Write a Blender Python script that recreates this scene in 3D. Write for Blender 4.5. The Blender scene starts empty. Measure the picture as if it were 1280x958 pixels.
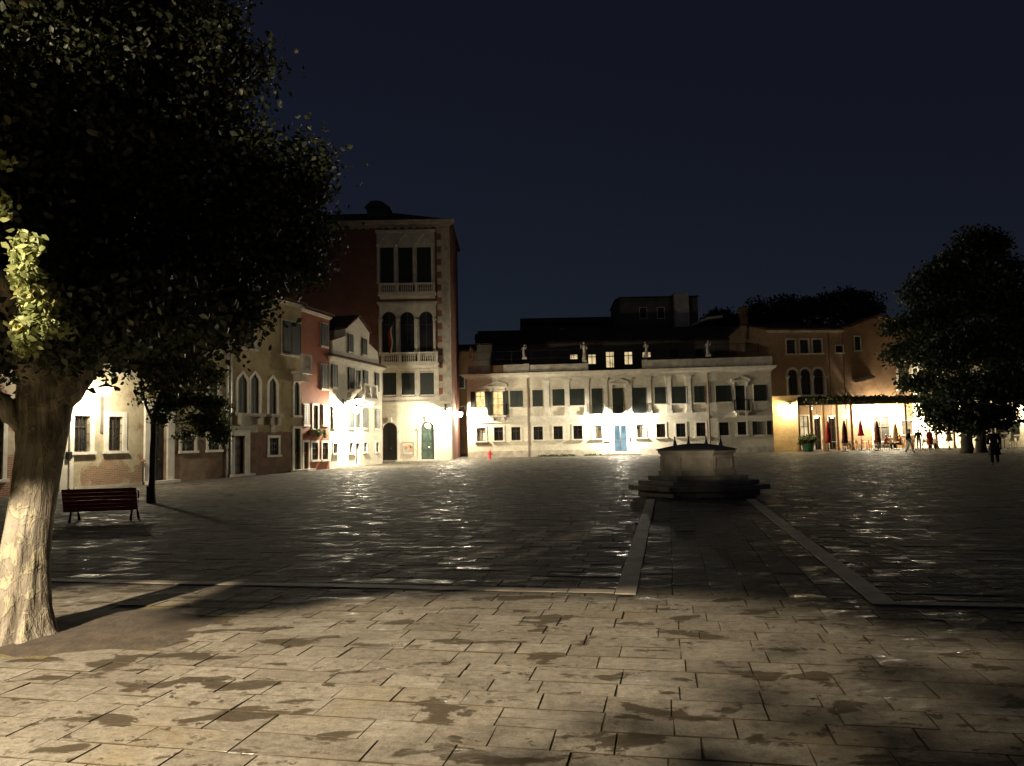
import bpy, bmesh, math, random
import numpy as np
from mathutils import Vector, Matrix
R = math.radians
sin, cos, pi = math.sin, math.cos, math.pi
rnd = random.Random(11)
S = bpy.context.scene
COL = S.collection

# ------------------------------------------------------------------ camera
F, CX, CY, H = 950.0, 640.0, 479.0, 1.65
PITCH, ROLL = R(4.15), R(1.15)
fw = Vector((0, cos(PITCH), sin(PITCH)))
r0, u0_ = Vector((1, 0, 0)), Vector((0, -sin(PITCH), cos(PITCH)))
rt = r0 * cos(ROLL) - u0_ * sin(ROLL)
up = u0_ * cos(ROLL) + r0 * sin(ROLL)
EYE = Vector((0, 0, H))
cd = bpy.data.cameras.new('camera')
cam = bpy.data.objects.new('camera', cd)
COL.objects.link(cam)
cam.matrix_world = Matrix(((rt.x, up.x, -fw.x, 0), (rt.y, up.y, -fw.y, 0), (rt.z, up.z, -fw.z, H), (0, 0, 0, 1)))
cd.sensor_width = 36
cd.lens = F / 1280 * 36
cd.clip_start, cd.clip_end = 0.05, 2000
S.camera = cam

def ray(px, py):
    return fw + rt * ((px - CX) / F) - up * ((py - CY) / F)
def G(px, py, z=0):                      # where that line of sight meets the ground
    d = ray(px, py)
    return EYE + d * ((z - H) / d.z)
def P(px, py, D):                        # point at distance D north of the eye
    d = ray(px, py)
    return EYE + d * (D / d.y)

# ------------------------------------------------------------------ object helpers
def link(o, parent=None):
    COL.objects.link(o)
    if parent is not None:
        o.parent = parent
    return o
def tag(o, label, cat, group=None, kind=None):
    o['label'] = label
    o['category'] = cat
    if group: o['group'] = group
    if kind: o['kind'] = kind
    return o
def thing(name, label, cat, loc=(0, 0, 0), rz=0, group=None):
    o = bpy.data.objects.new(name, None)
    o.empty_display_size = .2
    link(o)
    o.location = loc
    o.rotation_euler = (0, 0, rz)
    return tag(o, label, cat, group)
def struct(o):
    o['kind'] = 'structure'
    return o
def kids(o):
    return [c for c in bpy.data.objects if c.parent == o]
def dup(o, parent=None, loc=None, rz=None, label=None, group=None):
    tree = {}
    for c in bpy.data.objects:
        if c.parent: tree.setdefault(c.parent.name, []).append(c)
    def rec(a, par):
        c = a.copy()
        link(c, par)
        for k in tree.get(a.name, []): rec(k, c)
        return c
    c = rec(o, parent)
    if loc is not None: c.location = loc
    if rz is not None: c.rotation_euler = (0, 0, rz)
    if label: c['label'] = label
    if group: c['group'] = group
    return c

class MB:
    """collects faces and links them as ONE mesh object"""
    def __init__(s): s.v, s.f, s.r = [], [], []
    def add(s, vs, fs, r=None):
        b = len(s.v)
        s.v += [tuple(v) for v in vs]
        s.f += [tuple(b + i for i in f) for f in fs]
        s.r += [r if r is not None else rnd.random()] * len(fs)
        return s
    def box(s, x0, x1, y0, y1, z0, z1, M=None):
        vs = [Vector(p) for p in ((x0, y0, z0), (x1, y0, z0), (x1, y1, z0), (x0, y1, z0), (x0, y0, z1), (x1, y0, z1), (x1, y1, z1), (x0, y1, z1))]
        if M: vs = [M @ v for v in vs]
        return s.add(vs, [(0, 3, 2, 1), (4, 5, 6, 7), (0, 1, 5, 4), (1, 2, 6, 5), (2, 3, 7, 6), (3, 0, 4, 7)])
    def quad(s, a, b, c, d): return s.add([a, b, c, d], [(0, 1, 2, 3)])
    def prism(s, pts, y0, y1):            # polygon in x,z pushed from y0 to y1
        n = len(pts)
        vs = [(x, y0, z) for x, z in pts] + [(x, y1, z) for x, z in pts]
        return s.add(vs, [tuple(range(n)), tuple(range(2 * n - 1, n - 1, -1))] + [(i, i + n, (i + 1) % n + n, (i + 1) % n) for i in range(n)])
    def slab(s, pts, z0, z1):             # polygon in x,y pushed from z0 to z1
        n = len(pts)
        vs = [(x, y, z0) for x, y in pts] + [(x, y, z1) for x, y in pts]
        return s.add(vs, [tuple(range(n - 1, -1, -1)), tuple(range(n, 2 * n))] + [(i, (i + 1) % n, (i + 1) % n + n, i + n) for i in range(n)])
    def tube(s, pts, rad, n=8, wob=0, cap=True):
        pts = [Vector(p) for p in pts]
        if not hasattr(rad, '__len__'): rad = [rad] * len(pts)
        vs, fs = [], []
        ref = None
        for i, p in enumerate(pts):
            t = (pts[min(i + 1, len(pts) - 1)] - pts[max(i - 1, 0)]).normalized()
            if ref is None: ref = t.orthogonal().normalized()
            a = (ref - t * ref.dot(t)).normalized()
            ref = a
            b = t.cross(a)
            for k in range(n):
                th = 2 * pi * k / n
                q = rad[i] * (1 + (wob * (sin(3 * th + i * .25) * .6 + sin(7 * th + i * .4) * .4 + rnd.uniform(-.3, .3)) if wob else 0))
                vs.append(p + (a * cos(th) + b * sin(th)) * q)
        for i in range(len(pts) - 1):
            for k in range(n):
                k2 = (k + 1) % n
                fs.append((i * n + k, i * n + k2, (i + 1) * n + k2, (i + 1) * n + k))
        if cap:
            fs += [tuple(range(n - 1, -1, -1)), tuple(range((len(pts) - 1) * n, len(pts) * n))]
        return s.add(vs, fs)
    def lathe(s, prof, n=16, c=(0, 0, 0), ph=0, caps=True):    # profile of (radius, z)
        vs, fs = [], []
        for r_, z in prof:
            for k in range(n):
                th = ph + 2 * pi * k / n
                vs.append((c[0] + r_ * cos(th), c[1] + r_ * sin(th), c[2] + z))
        for i in range(len(prof) - 1):
            for k in range(n):
                k2 = (k + 1) % n
                fs.append((i * n + k, i * n + k2, (i + 1) * n + k2, (i + 1) * n + k))
        if caps: fs += [tuple(range(n - 1, -1, -1)), tuple(range((len(prof) - 1) * n, len(prof) * n))]
        return s.add(vs, fs)
    def ball(s, c, rx, ry=None, rz=None, n=12):
        ry, rz = ry or rx, rz or rx
        m = n // 2 + 1
        vs = [(c[0], c[1], c[2] - rz)]
        for i in range(1, m):
            a = -pi / 2 + pi * i / m
            for k in range(n):
                vs.append((c[0] + rx * cos(a) * cos(2 * pi * k / n), c[1] + ry * cos(a) * sin(2 * pi * k / n), c[2] + rz * sin(a)))
        vs.append((c[0], c[1], c[2] + rz))
        fs = [(0, 1 + (k + 1) % n, 1 + k) for k in range(n)]
        for i in range(m - 2):
            for k in range(n):
                a, b = 1 + i * n, 1 + (i + 1) * n
                fs.append((a + k, a + (k + 1) % n, b + (k + 1) % n, b + k))
        l = len(vs) - 1
        b = 1 + (m - 2) * n
        fs += [(b + k, b + (k + 1) % n, l) for k in range(n)]
        return s.add(vs, fs)
    def build(s, name, mat, parent=None, smooth=False, attr=False, fix=False):
        me = bpy.data.meshes.new(name)
        me.from_pydata(s.v, [], s.f)
        if fix:
            bm = bmesh.new(); bm.from_mesh(me)
            bmesh.ops.recalc_face_normals(bm, faces=bm.faces)
            bm.to_mesh(me); bm.free()
        if attr:
            a = me.attributes.new('rnd', 'FLOAT', 'FACE')
            a.data.foreach_set('value', s.r)
        if smooth: me.polygons.foreach_set('use_smooth', [True] * len(me.polygons))
        me.materials.append(mat)
        me.update()
        o = bpy.data.objects.new(name, me)
        return link(o, parent)

# ------------------------------------------------------------------ materials
class NT:
    def __init__(s, name):
        s.m = bpy.data.materials.new(name)
        s.m.use_nodes = True
        s.t = s.m.node_tree
        s.t.nodes.clear()
        s.out = s.n('ShaderNodeOutputMaterial')
    def n(s, typ, ins=None, **kw):
        nd = s.t.nodes.new(typ)
        for k, v in kw.items(): setattr(nd, k, v)
        for k, v in (ins or {}).items():
            if isinstance(v, bpy.types.NodeSocket): s.t.links.new(v, nd.inputs[k])
            else: nd.inputs[k].default_value = v
        return nd
    def coord(s): return s.n('ShaderNodeTexCoord').outputs['Object']
    def noise(s, scale, detail=4, vec=None, rough=.55, dist=0):
        return s.n('ShaderNodeTexNoise', {'Vector': vec or s.coord(), 'Scale': scale, 'Detail': detail, 'Roughness': rough, 'Distortion': dist}).outputs['Fac']
    def ramp(s, fac, stops):
        r_ = s.n('ShaderNodeValToRGB', {'Fac': fac})
        e = r_.color_ramp.elements
        while len(e) < len(stops): e.new(.5)
        for el, (p, c) in zip(e, stops):
            el.position = p
            el.color = c4(c)
        return r_.outputs['Color']
    def mix(s, fac, a, b, mode='MIX'):
        return s.n('ShaderNodeMix', {0: fac, 6: a, 7: b}, data_type='RGBA', blend_type=mode).outputs[2]
    def math(s, op, a, b=0., clamp=False):
        return s.n('ShaderNodeMath', {0: a, 1: b}, operation=op, use_clamp=clamp).outputs[0]
    def bump(s, h, strength=.3, dist=.02):
        return s.n('ShaderNodeBump', {'Height': h, 'Strength': strength, 'Distance': dist}).outputs['Normal']
    def princ(s, **ins):
        names = {'color': 'Base Color', 'rough': 'Roughness', 'metal': 'Metallic', 'normal': 'Normal', 'spec': 'Specular IOR Level', 'trans': 'Transmission Weight', 'coat': 'Coat Weight'}
        b = s.n('ShaderNodeBsdfPrincipled', {names[k]: v for k, v in ins.items()})
        return b.outputs[0]
    def done(s, sh):
        s.t.links.new(sh, s.out.inputs['Surface'])
        return s.m
def c4(c):
    if isinstance(c, (int, float)): return (c, c, c, 1)
    return (c[0], c[1], c[2], 1)
def sc(c, k): return (min(1, c[0] * k), min(1, c[1] * k), min(1, c[2] * k))

def plain(name, col, rough=.7, var=.25, scale=4, bump=.15, metal=0, spec=.5, bscale=30):
    t = NT(name)
    n1 = t.noise(scale, 5)
    c = t.ramp(n1, [(.3, sc(col, 1 - var)), (.7, sc(col, 1 + var))])
    n2 = t.noise(bscale, 3)
    return t.done(t.princ(color=c, rough=rough, metal=metal, spec=spec, normal=t.bump(n2, bump, .01)))
def brick_nodes(t, c1, c2, mort, scale=1., vec=None):
    if vec is None:
        sp = t.n('ShaderNodeSeparateXYZ', {0: t.coord()})
        xy = t.math('ADD', sp.outputs[0], sp.outputs[1])
        vec = t.n('ShaderNodeCombineXYZ', {0: xy, 1: sp.outputs[2]}).outputs[0]
    b = t.n('ShaderNodeTexBrick', {'Vector': vec, 'Color1': c4(c1), 'Color2': c4(c2), 'Mortar': c4(mort), 'Scale': scale, 'Mortar Size': .012, 'Mortar Smooth': .3, 'Brick Width': .26, 'Row Height': .075})
    return b.outputs['Color'], b.outputs['Fac']
def plaster(name, col, patch=None, patch_lo=.6, stain=.35, brickcol=(.30, .115, .06), low=None, scale=1.0):
    """plaster with weathered blotches; patch: share of bare brick; low: (height, colour) of the differently rendered lower wall"""
    t = NT(name)
    n1 = t.noise(.9 * scale, 6, rough=.65)
    n2 = t.noise(5, 4)
    c = t.ramp(n1, [(.32, sc(col, 1 - stain)), (.55, col), (.75, sc(col, 1.15))])
    if low:
        sp = t.n('ShaderNodeSeparateXYZ', {0: t.coord()})
        zz = t.math('ADD', sp.outputs[2], t.math('MULTIPLY', t.noise(1.3, 3), .25))
        k = t.math('LESS_THAN', zz, low[0] + .12)
        lc = t.ramp(t.noise(1.6, 5), [(.35, sc(low[1], .65)), (.65, sc(low[1], 1.2))])
        c = t.mix(k, c, lc)
    c = t.mix(.35, c, t.ramp(n2, [(.35, .45), (.65, 1.)]), 'MULTIPLY')
    h = n2
    if patch:
        bc, bf = brick_nodes(t, brickcol, sc(brickcol, .65), (.36, .31, .24))
        sp = t.n('ShaderNodeSeparateXYZ', {0: t.coord()})
        zf = t.math('MULTIPLY', sp.outputs[2], -.05 if patch_lo else 0.)
        f = t.math('ADD', t.noise(.75, 6, rough=.6, dist=.4), zf)
        f = t.math('ADD', f, patch - .5)
        k = t.ramp(f, [(.515, 0.), (.565, .9)])
        c = t.mix(k, c, bc)
        h = t.math('ADD', h, t.math('MULTIPLY', k, -1.2))
    return t.done(t.princ(color=c, rough=.85, spec=.25, normal=t.bump(h, .4, .015)))
def brickwall(name, c1, c2):
    t = NT(name)
    bc, bf = brick_nodes(t, c1, c2, (.22, .17, .13))
    c = t.mix(.6, bc, t.ramp(t.noise(.6, 5), [(.3, .45), (.7, 1.)]), 'MULTIPLY')
    return t.done(t.princ(color=c, rough=.9, spec=.2, normal=t.bump(bf, -.4, .01)))
def tiles(name, col):
    t = NT(name)
    sp = t.n('ShaderNodeSeparateXYZ', {0: t.coord()})
    w = t.math('SINE', t.math('MULTIPLY', sp.outputs[0], 30.))
    c = t.ramp(t.noise(6, 4), [(.3, sc(col, .6)), (.7, sc(col, 1.3))])
    return t.done(t.princ(color=c, rough=.85, spec=.2, normal=t.bump(w, .6, .04)))
def emit(name, col, st, mixt=None, var=0):
    t = NT(name)
    c = c4(col)
    if var:
        c = t.ramp(t.noise(var, 2), [(.3, sc(col, .45)), (.7, col)])
    e = t.n('ShaderNodeEmission', {'Color': c, 'Strength': st}).outputs[0]
    if mixt is not None:
        tr = t.n('ShaderNodeBsdfTransparent').outputs[0]
        e = t.n('ShaderNodeMixShader', {0: mixt, 1: tr, 2: e}).outputs[0]
    m = t.done(e)
    if mixt is not None: m.cycles.emission_sampling = 'NONE'
    return m
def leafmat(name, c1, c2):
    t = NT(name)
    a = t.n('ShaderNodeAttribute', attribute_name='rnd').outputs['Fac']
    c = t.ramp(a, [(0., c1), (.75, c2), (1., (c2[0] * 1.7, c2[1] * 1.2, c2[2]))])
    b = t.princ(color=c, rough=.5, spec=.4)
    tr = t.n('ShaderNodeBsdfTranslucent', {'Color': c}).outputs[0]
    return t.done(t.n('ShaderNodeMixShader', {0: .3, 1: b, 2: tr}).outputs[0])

M = {}
M['istria'] = plain('istrian_stone', (.62, .58, .50), .75, .16, 2.5, .2)
M['istria_old'] = plain('weathered_stone', (.46, .42, .35), .8, .3, 2, .3)
M['well'] = plain('well_stone', (.28, .255, .21), .8, .35, 2.5, .4)
M['shutter'] = plain('shutter_paint', (.010, .016, .012), .6, .3, 3, .1)
M['shutter_brown'] = plain('brown_shutter_paint', (.05, .03, .02), .6, .3, 3, .1)
M['iron'] = plain('wrought_iron', (.02, .02, .02), .5, .3, 8, .2, metal=.6)
M['lead'] = plain('lead_lid', (.035, .035, .036), .6, .3, 3, .2)
M['zinc'] = plain('zinc_pipe', (.22, .21, .20), .5, .2, 3, .1, metal=.5)
M['copper'] = plain('brown_pipe', (.13, .085, .06), .5, .2, 3, .1)
M['door'] = plain('green_door_paint', (.03, .06, .042), .5, .25, 2, .1)
M['door_dark'] = plain('dark_door_wood', (.022, .017, .013), .55, .3, 3, .2)
M['frame'] = plain('window_wood', (.35, .30, .23), .6, .2, 5, .1)
M['frame_dark'] = plain('dark_window_wood', (.06, .045, .03), .6, .2, 5, .1)
M['steel'] = plain('door_steel', (.09, .10, .11), .35, .1, 5, .05, metal=.7)
M['tiles'] = tiles('roof_tiles', (.10, .055, .04))
M['benchred'] = plain('bench_paint', (.32, .04, .04), .45, .25, 6, .1)
M['hydrant'] = plain('hydrant_paint', (.55, .03, .03), .4, .15, 6, .05)
M['soil'] = plain('tree_pit_soil', (.034, .025, .016), .95, .5, 7, 1.0, bscale=25)
M['gold'] = plain('door_brass', (.6, .42, .16), .35, .1, 5, .05, metal=.9)
def glassmat():
    t = NT('window_glass')
    c = t.ramp(t.noise(1.2, 2), [(.3, (.012, .012, .014)), (.7, (.035, .033, .03))])
    return t.done(t.princ(color=c, rough=.08, spec=.6, normal=t.bump(t.noise(2.5, 2), .1, .02)))
M['glass'] = glassmat()
M['curtain'] = plain('net_curtain', (.42, .40, .33), .8, .2, 3, .2)
M['lit'] = emit('lit_room', (1., .62, .25), 2.4, var=3)
M['lit2'] = emit('lit_room_pale', (1., .78, .42), 1.0, var=2)
M['blue'] = emit('lit_entrance_glass', (.5, .8, .9), .8, var=1.2)
M['bulb'] = emit('lamp_globe', (1., .93, .78), 60, .5)
M['bulb_warm'] = emit('warm_globe', (1., .82, .5), 50, .5)

M['white_plaster'] = plaster('white_plaster', (.72, .67, .55), None, stain=.12)
M['pal_plaster'] = plaster('pale_plaster', (.68, .63, .51), None, stain=.14, scale=.5)
M['house1'] = plaster('peeling_plaster', (.52, .45, .31), .57, 1, .35, (.36, .19, .10))
M['house0'] = plaster('peeling_brick', (.47, .40, .29), .62, 1, .3)
M['house2'] = plaster('ochre_plaster', (.36, .29, .18), .34, 1, .35, (.20, .07, .04), low=(1.9, (.26, .17, .11)))
M['gothic'] = plaster('yellow_plaster', (.42, .34, .19), .2, 1, .35, low=(2.25, (.2, .125, .08)))
M['redhouse'] = plaster('red_plaster', (.29, .095, .05), .2, 0, .2)
M['orange'] = plaster('orange_plaster', (.38, .265, .165), .25, 0, .2)
M['brown'] = plaster('brown_plaster', (.26, .16, .09), .2, 0, .25)
M['darkwall'] = plaster('grey_plaster', (.17, .15, .125), .2, 0, .25)
M['towerbrick'] = brickwall('dark_red_brick', (.27, .10, .075), (.20, .078, .06))
M['redbrick'] = plain('quoin_brick', (.26, .10, .065), .9, .25, 4, .2)

# ------------------------------------------------------------------ facades
class Fac:
    def __init__(s, A, B):
        s.A = Vector((A[0], A[1], 0)); s.B = Vector((B[0], B[1], 0))
        s.W = (s.B - s.A).length
        s.e = (s.B - s.A) / s.W
        s.n = Vector((-s.e.y, s.e.x, 0))
        s.rz = math.atan2(s.e.y, s.e.x)
    def uz(s, px, py, d=0.):
        q = ray(px, py)
        t = (s.A + s.n * d - EYE).dot(s.n) / q.dot(s.n)
        w = EYE + q * t
        return (w - s.A).dot(s.e), w.z
    def rect(s, x0, y0, x1, y1, d=0.):
        xm, ym = (x0 + x1) / 2, (y0 + y1) / 2
        return s.uz(x0, ym, d)[0], s.uz(x1, ym, d)[0], s.uz(xm, y1, d)[1], s.uz(xm, y0, d)[1]
    def world(s, u, y, z): return s.A + s.e * u + s.n * y + Vector((0, 0, z))

def arch_pts(u0, u1, zs, h, kind, n=12, off=0.):
    m, w = (u0 + u1) / 2, (u1 - u0) / 2 + off
    pts = []
    for i in range(n + 1):
        x = -cos(pi * i / n)
        t = abs(x)
        z = math.sqrt(max(0, 1 - t * t))
        if kind == 'ogee': z = z * .72 + .28 * max(0, 1 - 2.2 * t)
        pts.append((m + x * w, zs + z * (h + off)))
    return pts
def wall_front(mb, W, Z, ops, y=0., dep=.3):
    us = sorted({0., W, *[o[0] for o in ops], *[o[1] for o in ops]})
    zs = sorted({0., Z, *[o[2] for o in ops], *[o[3] for o in ops]})
    us = [u for u in us if 0 <= u <= W]; zs = [z for z in zs if 0 <= z <= Z]
    for i in range(len(us) - 1):
        for j in range(len(zs) - 1):
            a, b, c, d = us[i], us[i + 1], zs[j], zs[j + 1]
            if b - a < 1e-5 or d - c < 1e-5: continue
            um, zm = (a + b) / 2, (c + d) / 2
            if any(o[0] < um < o[1] and o[2] < zm < o[3] for o in ops): continue
            mb.quad((a, y, c), (b, y, c), (b, y, d), (a, y, d))
    for o in ops:
        a, b, c, d = o[:4]
        ak = o[4] if len(o) > 4 else None
        top = d
        if ak:
            h = min((b - a) / 2 * (1.35 if ak == 'ogee' else 1), d - c - .1)
            zs_ = d - h
            pts = arch_pts(a, b, zs_, h, ak)
            for (p, q), (r_, s_) in zip(pts[:-1], pts[1:]):
                mb.quad((p, y, q), (r_, y, s_), (r_, y, d + 1e-4), (p, y, d + 1e-4))
                mb.quad((p, y, q), (p, y + dep, q), (r_, y + dep, s_), (r_, y, s_))
            top = zs_
        else:
            mb.quad((a, y, d), (a, y + dep, d), (b, y + dep, d), (b, y, d))
        mb.quad((a, y, c), (a, y + dep, c), (a, y + dep, top), (a, y, top))
        mb.quad((b, y, c), (b, y, top), (b, y + dep, top), (b, y + dep, c))
        mb.quad((a, y, c), (b, y, c), (b, y + dep, c), (a, y + dep, c))
def body(mb, W, Z, dep):
    mb.quad((0, 0, 0), (0, 0, Z), (0, dep, Z), (0, dep, 0))
    mb.quad((W, 0, 0), (W, dep, 0), (W, dep, Z), (W, 0, Z))
    mb.quad((0, dep, 0), (0, dep, Z), (W, dep, Z), (W, dep, 0))
    mb.quad((0, 0, Z), (W, 0, Z), (W, dep, Z), (0, dep, Z))
def leaf_panel(mb, u0, u1, z0, z1, y0, y1):       # louvred shutter leaf
    w = min(.05, (u1 - u0) * .15)
    ym = (y0 + y1) / 2
    mb.box(u0, u0 + w, y0, y1, z0, z1).box(u1 - w, u1, y0, y1, z0, z1)
    mb.box(u0 + w, u1 - w, y0, y1, z0, z0 + w).box(u0 + w, u1 - w, y0, y1, z1 - w, z1)
    mb.box(u0 + w, u1 - w, ym, y1 - .004, z0 + w, z1 - w)
    n = max(3, int((z1 - z0) / .14))
    for i in range(n):
        z = z0 + w + (z1 - z0 - 2 * w) * (i + .25) / n
        mb.box(u0 + w, u1 - w, y0 + .006, ym + .003, z, z + (z1 - z0) / n * .55)
def window(par, o, kind='shut', sur=.12, sill=True, smat=None, shut=None, arch=None, surd=.045, proud=False, lit=None, trans=True):
    u0, u1, z0, z1 = o[:4]
    smat = smat or M['istria']; shut = shut or M['shutter']
    d0 = -.03 if proud else .12
    fm = M['frame_dark'] if kind in ('bars', 'glass', 'shut', 'dark') else M['frame']
    f = MB(); w = min(.05, (u1 - u0) * .08)
    f.box(u0, u0 + w, d0, d0 + .06, z0, z1).box(u1 - w, u1, d0, d0 + .06, z0, z1)
    f.box(u0 + w, u1 - w, d0, d0 + .06, z0, z0 + w).box(u0 + w, u1 - w, d0, d0 + .06, z1 - w, z1)
    um = (u0 + u1) / 2
    if kind not in ('shut', 'dark'):
        f.box(um - w * .6, um + w * .6, d0 + .003, d0 + .057, z0 + w, z1 - w)
        if trans:
            zt = z0 + (z1 - z0) * .68
            f.box(u0 + w, um - w * .6, d0 + .006, d0 + .054, zt, zt + .05).box(um + w * .6, u1 - w, d0 + .006, d0 + .054, zt, zt + .05)
    root = f.build('window', fm, par)
    pm = {'lit': M['lit'], 'lit2': M['lit2'], 'blue': M['blue'], 'pale': M['curtain']}.get(lit, M['glass'])
    MB().box(u0 + .002, u1 - .002, d0 + .065, d0 + .075, z0 + .002, z1 - .002).build('pane', pm, root)
    if sur:
        s = MB(); a = -surd
        zt = z1
        if arch:
            h = min((u1 - u0) / 2 * (1.35 if arch == 'ogee' else 1), z1 - z0 - .1)
            zt = z1 - h
            pi_, po = arch_pts(u0, u1, zt, h, arch, 14), arch_pts(u0, u1, zt, h, arch, 14, sur)
            for i in range(14):
                s.add([(pi_[i][0], a, pi_[i][1]), (pi_[i + 1][0], a, pi_[i + 1][1]), (po[i + 1][0], a, po[i + 1][1]), (po[i][0], a, po[i][1]),
                       (pi_[i][0], .02, pi_[i][1]), (pi_[i + 1][0], .02, pi_[i + 1][1]), (po[i + 1][0], .02, po[i + 1][1]), (po[i][0], .02, po[i][1])],
                      [(0, 1, 2, 3), (3, 2, 6, 7), (1, 0, 4, 5)])
        else:
            s.box(u0 - sur, u1 + sur, a, .02, z1, z1 + sur)
        s.box(u0 - sur, u0, a, .02, z0, zt).box(u1, u1 + sur, a, .02, z0, zt)
        if not sill: s.box(u0 - sur, u1 + sur, a, .02, z0 - sur, z0)
        s.build('surround', smat, root)
    if sill:
        MB().box(u0 - sur - .05, u1 + sur + .05, -.12, .03, z0 - .11, z0).build('sill', smat, root)
    if kind == 'shut':
        for a, b in ((u0 + .01, um - .004), (um + .004, u1 - .01)):
            s = MB(); leaf_panel(s, a, b, z0 + .012, z1 - .012, d0 - .075, d0 - .03); s.build('shutter', shut, root)
    elif kind == 'dark':                     # closed shutters hung outside the opening
        for a, b in ((u0 - .06, um - .004), (um + .004, u1 + .06)):
            s = MB(); leaf_panel(s, a, b, z0 - .02, z1 + .04, -surd - .06, -surd - .006); s.build('shutter', shut, root)
    elif kind == 'open':                     # shutters folded back on the wall
        hw = (u1 - u0) / 2
        for a, b in ((u0 - hw - .02, u0 - .03), (u1 + .03, u1 + hw + .02)):
            s = MB(); leaf_panel(s, a, b, z0 - .02, z1 + .02, -surd - .05, -surd - .006); s.build('shutter', shut, root)
    elif kind == 'bars':
        g = MB()
        n = max(3, int((u1 - u0) / .15))
        for i in range(1, n):
            u = u0 + (u1 - u0) * i / n
            g.box(u - .012, u + .012, .02, .044, z0, z1)
        n = max(3, int((z1 - z0) / .28))
        for i in range(1, n):
            z = z0 + (z1 - z0) * i / n
            g.box(u0, u1, .012, .019, z - .012, z + .012)
        g.build('grille', M['iron'], root)
    return root
def door(par, o, mat, sur=.18, arch=None, smat=None, double=True, step=True, knob=True, surd=.06):
    u0, u1, z0, z1 = o[:4]
    smat = smat or M['istria']
    m = MB(); um = (u0 + u1) / 2
    m.box(u0, u1, .16, .22, z0 + .01, z1)
    leaves = ((u0, um - .008), (um + .008, u1)) if double else ((u0, u1),)
    for a, b in leaves:
        w = (b - a)
        n = 4
        for i in range(n):
            za, zb = z0 + .12 + (z1 - z0 - .2) * i / n, z0 + .12 + (z1 - z0 - .2) * (i + .86) / n
            m.box(a + w * .14, b - w * .14, .125, .16, za, zb)
            m.box(a + w * .24, b - w * .24, .11, .125, za + .07, zb - .07)
        m.box(a + .01, a + w * .1, .14, .16, z0 + .02, z1 - .02).box(b - w * .1, b - .01, .14, .16, z0 + .02, z1 - .02)
    root = m.build('door', mat, par)
    if knob: MB().ball((um + .09, .09, z0 + 1.05), .045, n=8).build('handle', M['gold'], root)
    if sur:
        s = MB(); a = -surd; zt = z1
        if arch:
            h = (u1 - u0) / 2
            zt = z1 - h
            pi_, po = arch_pts(u0, u1, zt, h, 'round', 16), arch_pts(u0, u1, zt, h, 'round', 16, sur)
            for i in range(16):
                s.add([(pi_[i][0], a, pi_[i][1]), (pi_[i + 1][0], a, pi_[i + 1][1]), (po[i + 1][0], a, po[i + 1][1]), (po[i][0], a, po[i][1]),
                       (pi_[i][0], .02, pi_[i][1]), (pi_[i + 1][0], .02, pi_[i + 1][1]), (po[i + 1][0], .02, po[i + 1][1]), (po[i][0], .02, po[i][1])],
                      [(0, 1, 2, 3), (3, 2, 6, 7), (1, 0, 4, 5)])
            s.box(um - .14, um + .14, a - .06, .02, z1 + .02, z1 + sur + .2)
            s.box(u0 - sur - .05, u0, a - .03, .02, zt - .14, zt).box(u1, u1 + sur + .05, a - .03, .02, zt - .14, zt)
            zt -= .14
        else:
            s.box(u0 - sur, u1 + sur, a, .02, z1, z1 + sur)
        s.box(u0 - sur, u0, a, .02, z0, zt).box(u1, u1 + sur, a, .02, z0, zt)
        s.build('surround', smat, root)
    if step: MB().box(u0 - sur - .1, u1 + sur + .1, -.35, .02, 0, .12).build('step', smat, root)
    return root
def gable(mb, W, dep, z, rise, over=.35, th=.12, uo=.1):
    ym = dep / 2
    for s_ in (0, 1):
        a = [(-uo, -over, z), (W + uo, -over, z), (W + uo, ym, z + rise), (-uo, ym, z + rise)] if s_ == 0 else [(-uo, ym, z + rise), (W + uo, ym, z + rise), (W + uo, dep + over, z), (-uo, dep + over, z)]
        b = [(x, y, zz + th) for x, y, zz in a]
        mb.add(a + b, [(3, 2, 1, 0), (4, 5, 6, 7), (0, 1, 5, 4), (1, 2, 6, 5), (2, 3, 7, 6), (3, 0, 4, 7)])
def hip(mb, W, dep, z, rise, over=.4):
    k = min(W, dep) / 2
    a = [(-over, -over, z), (W + over, -over, z), (W + over, dep + over, z), (-over, dep + over, z)]
    b = [(k, k, z + rise), (max(W - k, k), k, z + rise), (max(W - k, k), dep - k, z + rise), (k, dep - k, z + rise)]
    mb.add(a + b, [(3, 2, 1, 0), (4, 5, 6, 7), (0, 1, 5, 4), (1, 2, 6, 5), (2, 3, 7, 6), (3, 0, 4, 7)])
def building(name, label, A, B, Z, dep, wmat, ops, roof='gable', rise=1.6, cat='house', extra=None, rmat=None, over=.35):
    f = Fac(A, B)
    root = thing(name, label, cat, f.A, f.rz)
    mb = MB()
    wall_front(mb, f.W, Z, ops(f) if callable(ops) else ops)
    body(mb, f.W, Z, dep)
    if extra: extra(mb, f)
    if roof == 'gable':
        mb.prism([(0, Z), (f.W, Z), (f.W, Z + .001), (0, Z + .001)], .01, dep - .01)
        for x0, x1 in ((0, .25), (f.W - .25, f.W)):     # gable ends close the attic
            mb.add([(x0, 0, Z), (x0, dep, Z), (x0, dep / 2, Z + rise), (x1, 0, Z), (x1, dep, Z), (x1, dep / 2, Z + rise)], [(0, 2, 1), (3, 4, 5), (0, 3, 5, 2), (1, 2, 5, 4)])
    w = mb.build('wall', wmat, root)
    rm = MB()
    if roof == 'gable': gable(rm, f.W, dep, Z, rise, over)
    elif roof == 'hip': hip(rm, f.W, dep, Z + .002, rise, over)
    if roof: rm.build('roof', rmat or M['tiles'], root)
    return f, root
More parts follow.
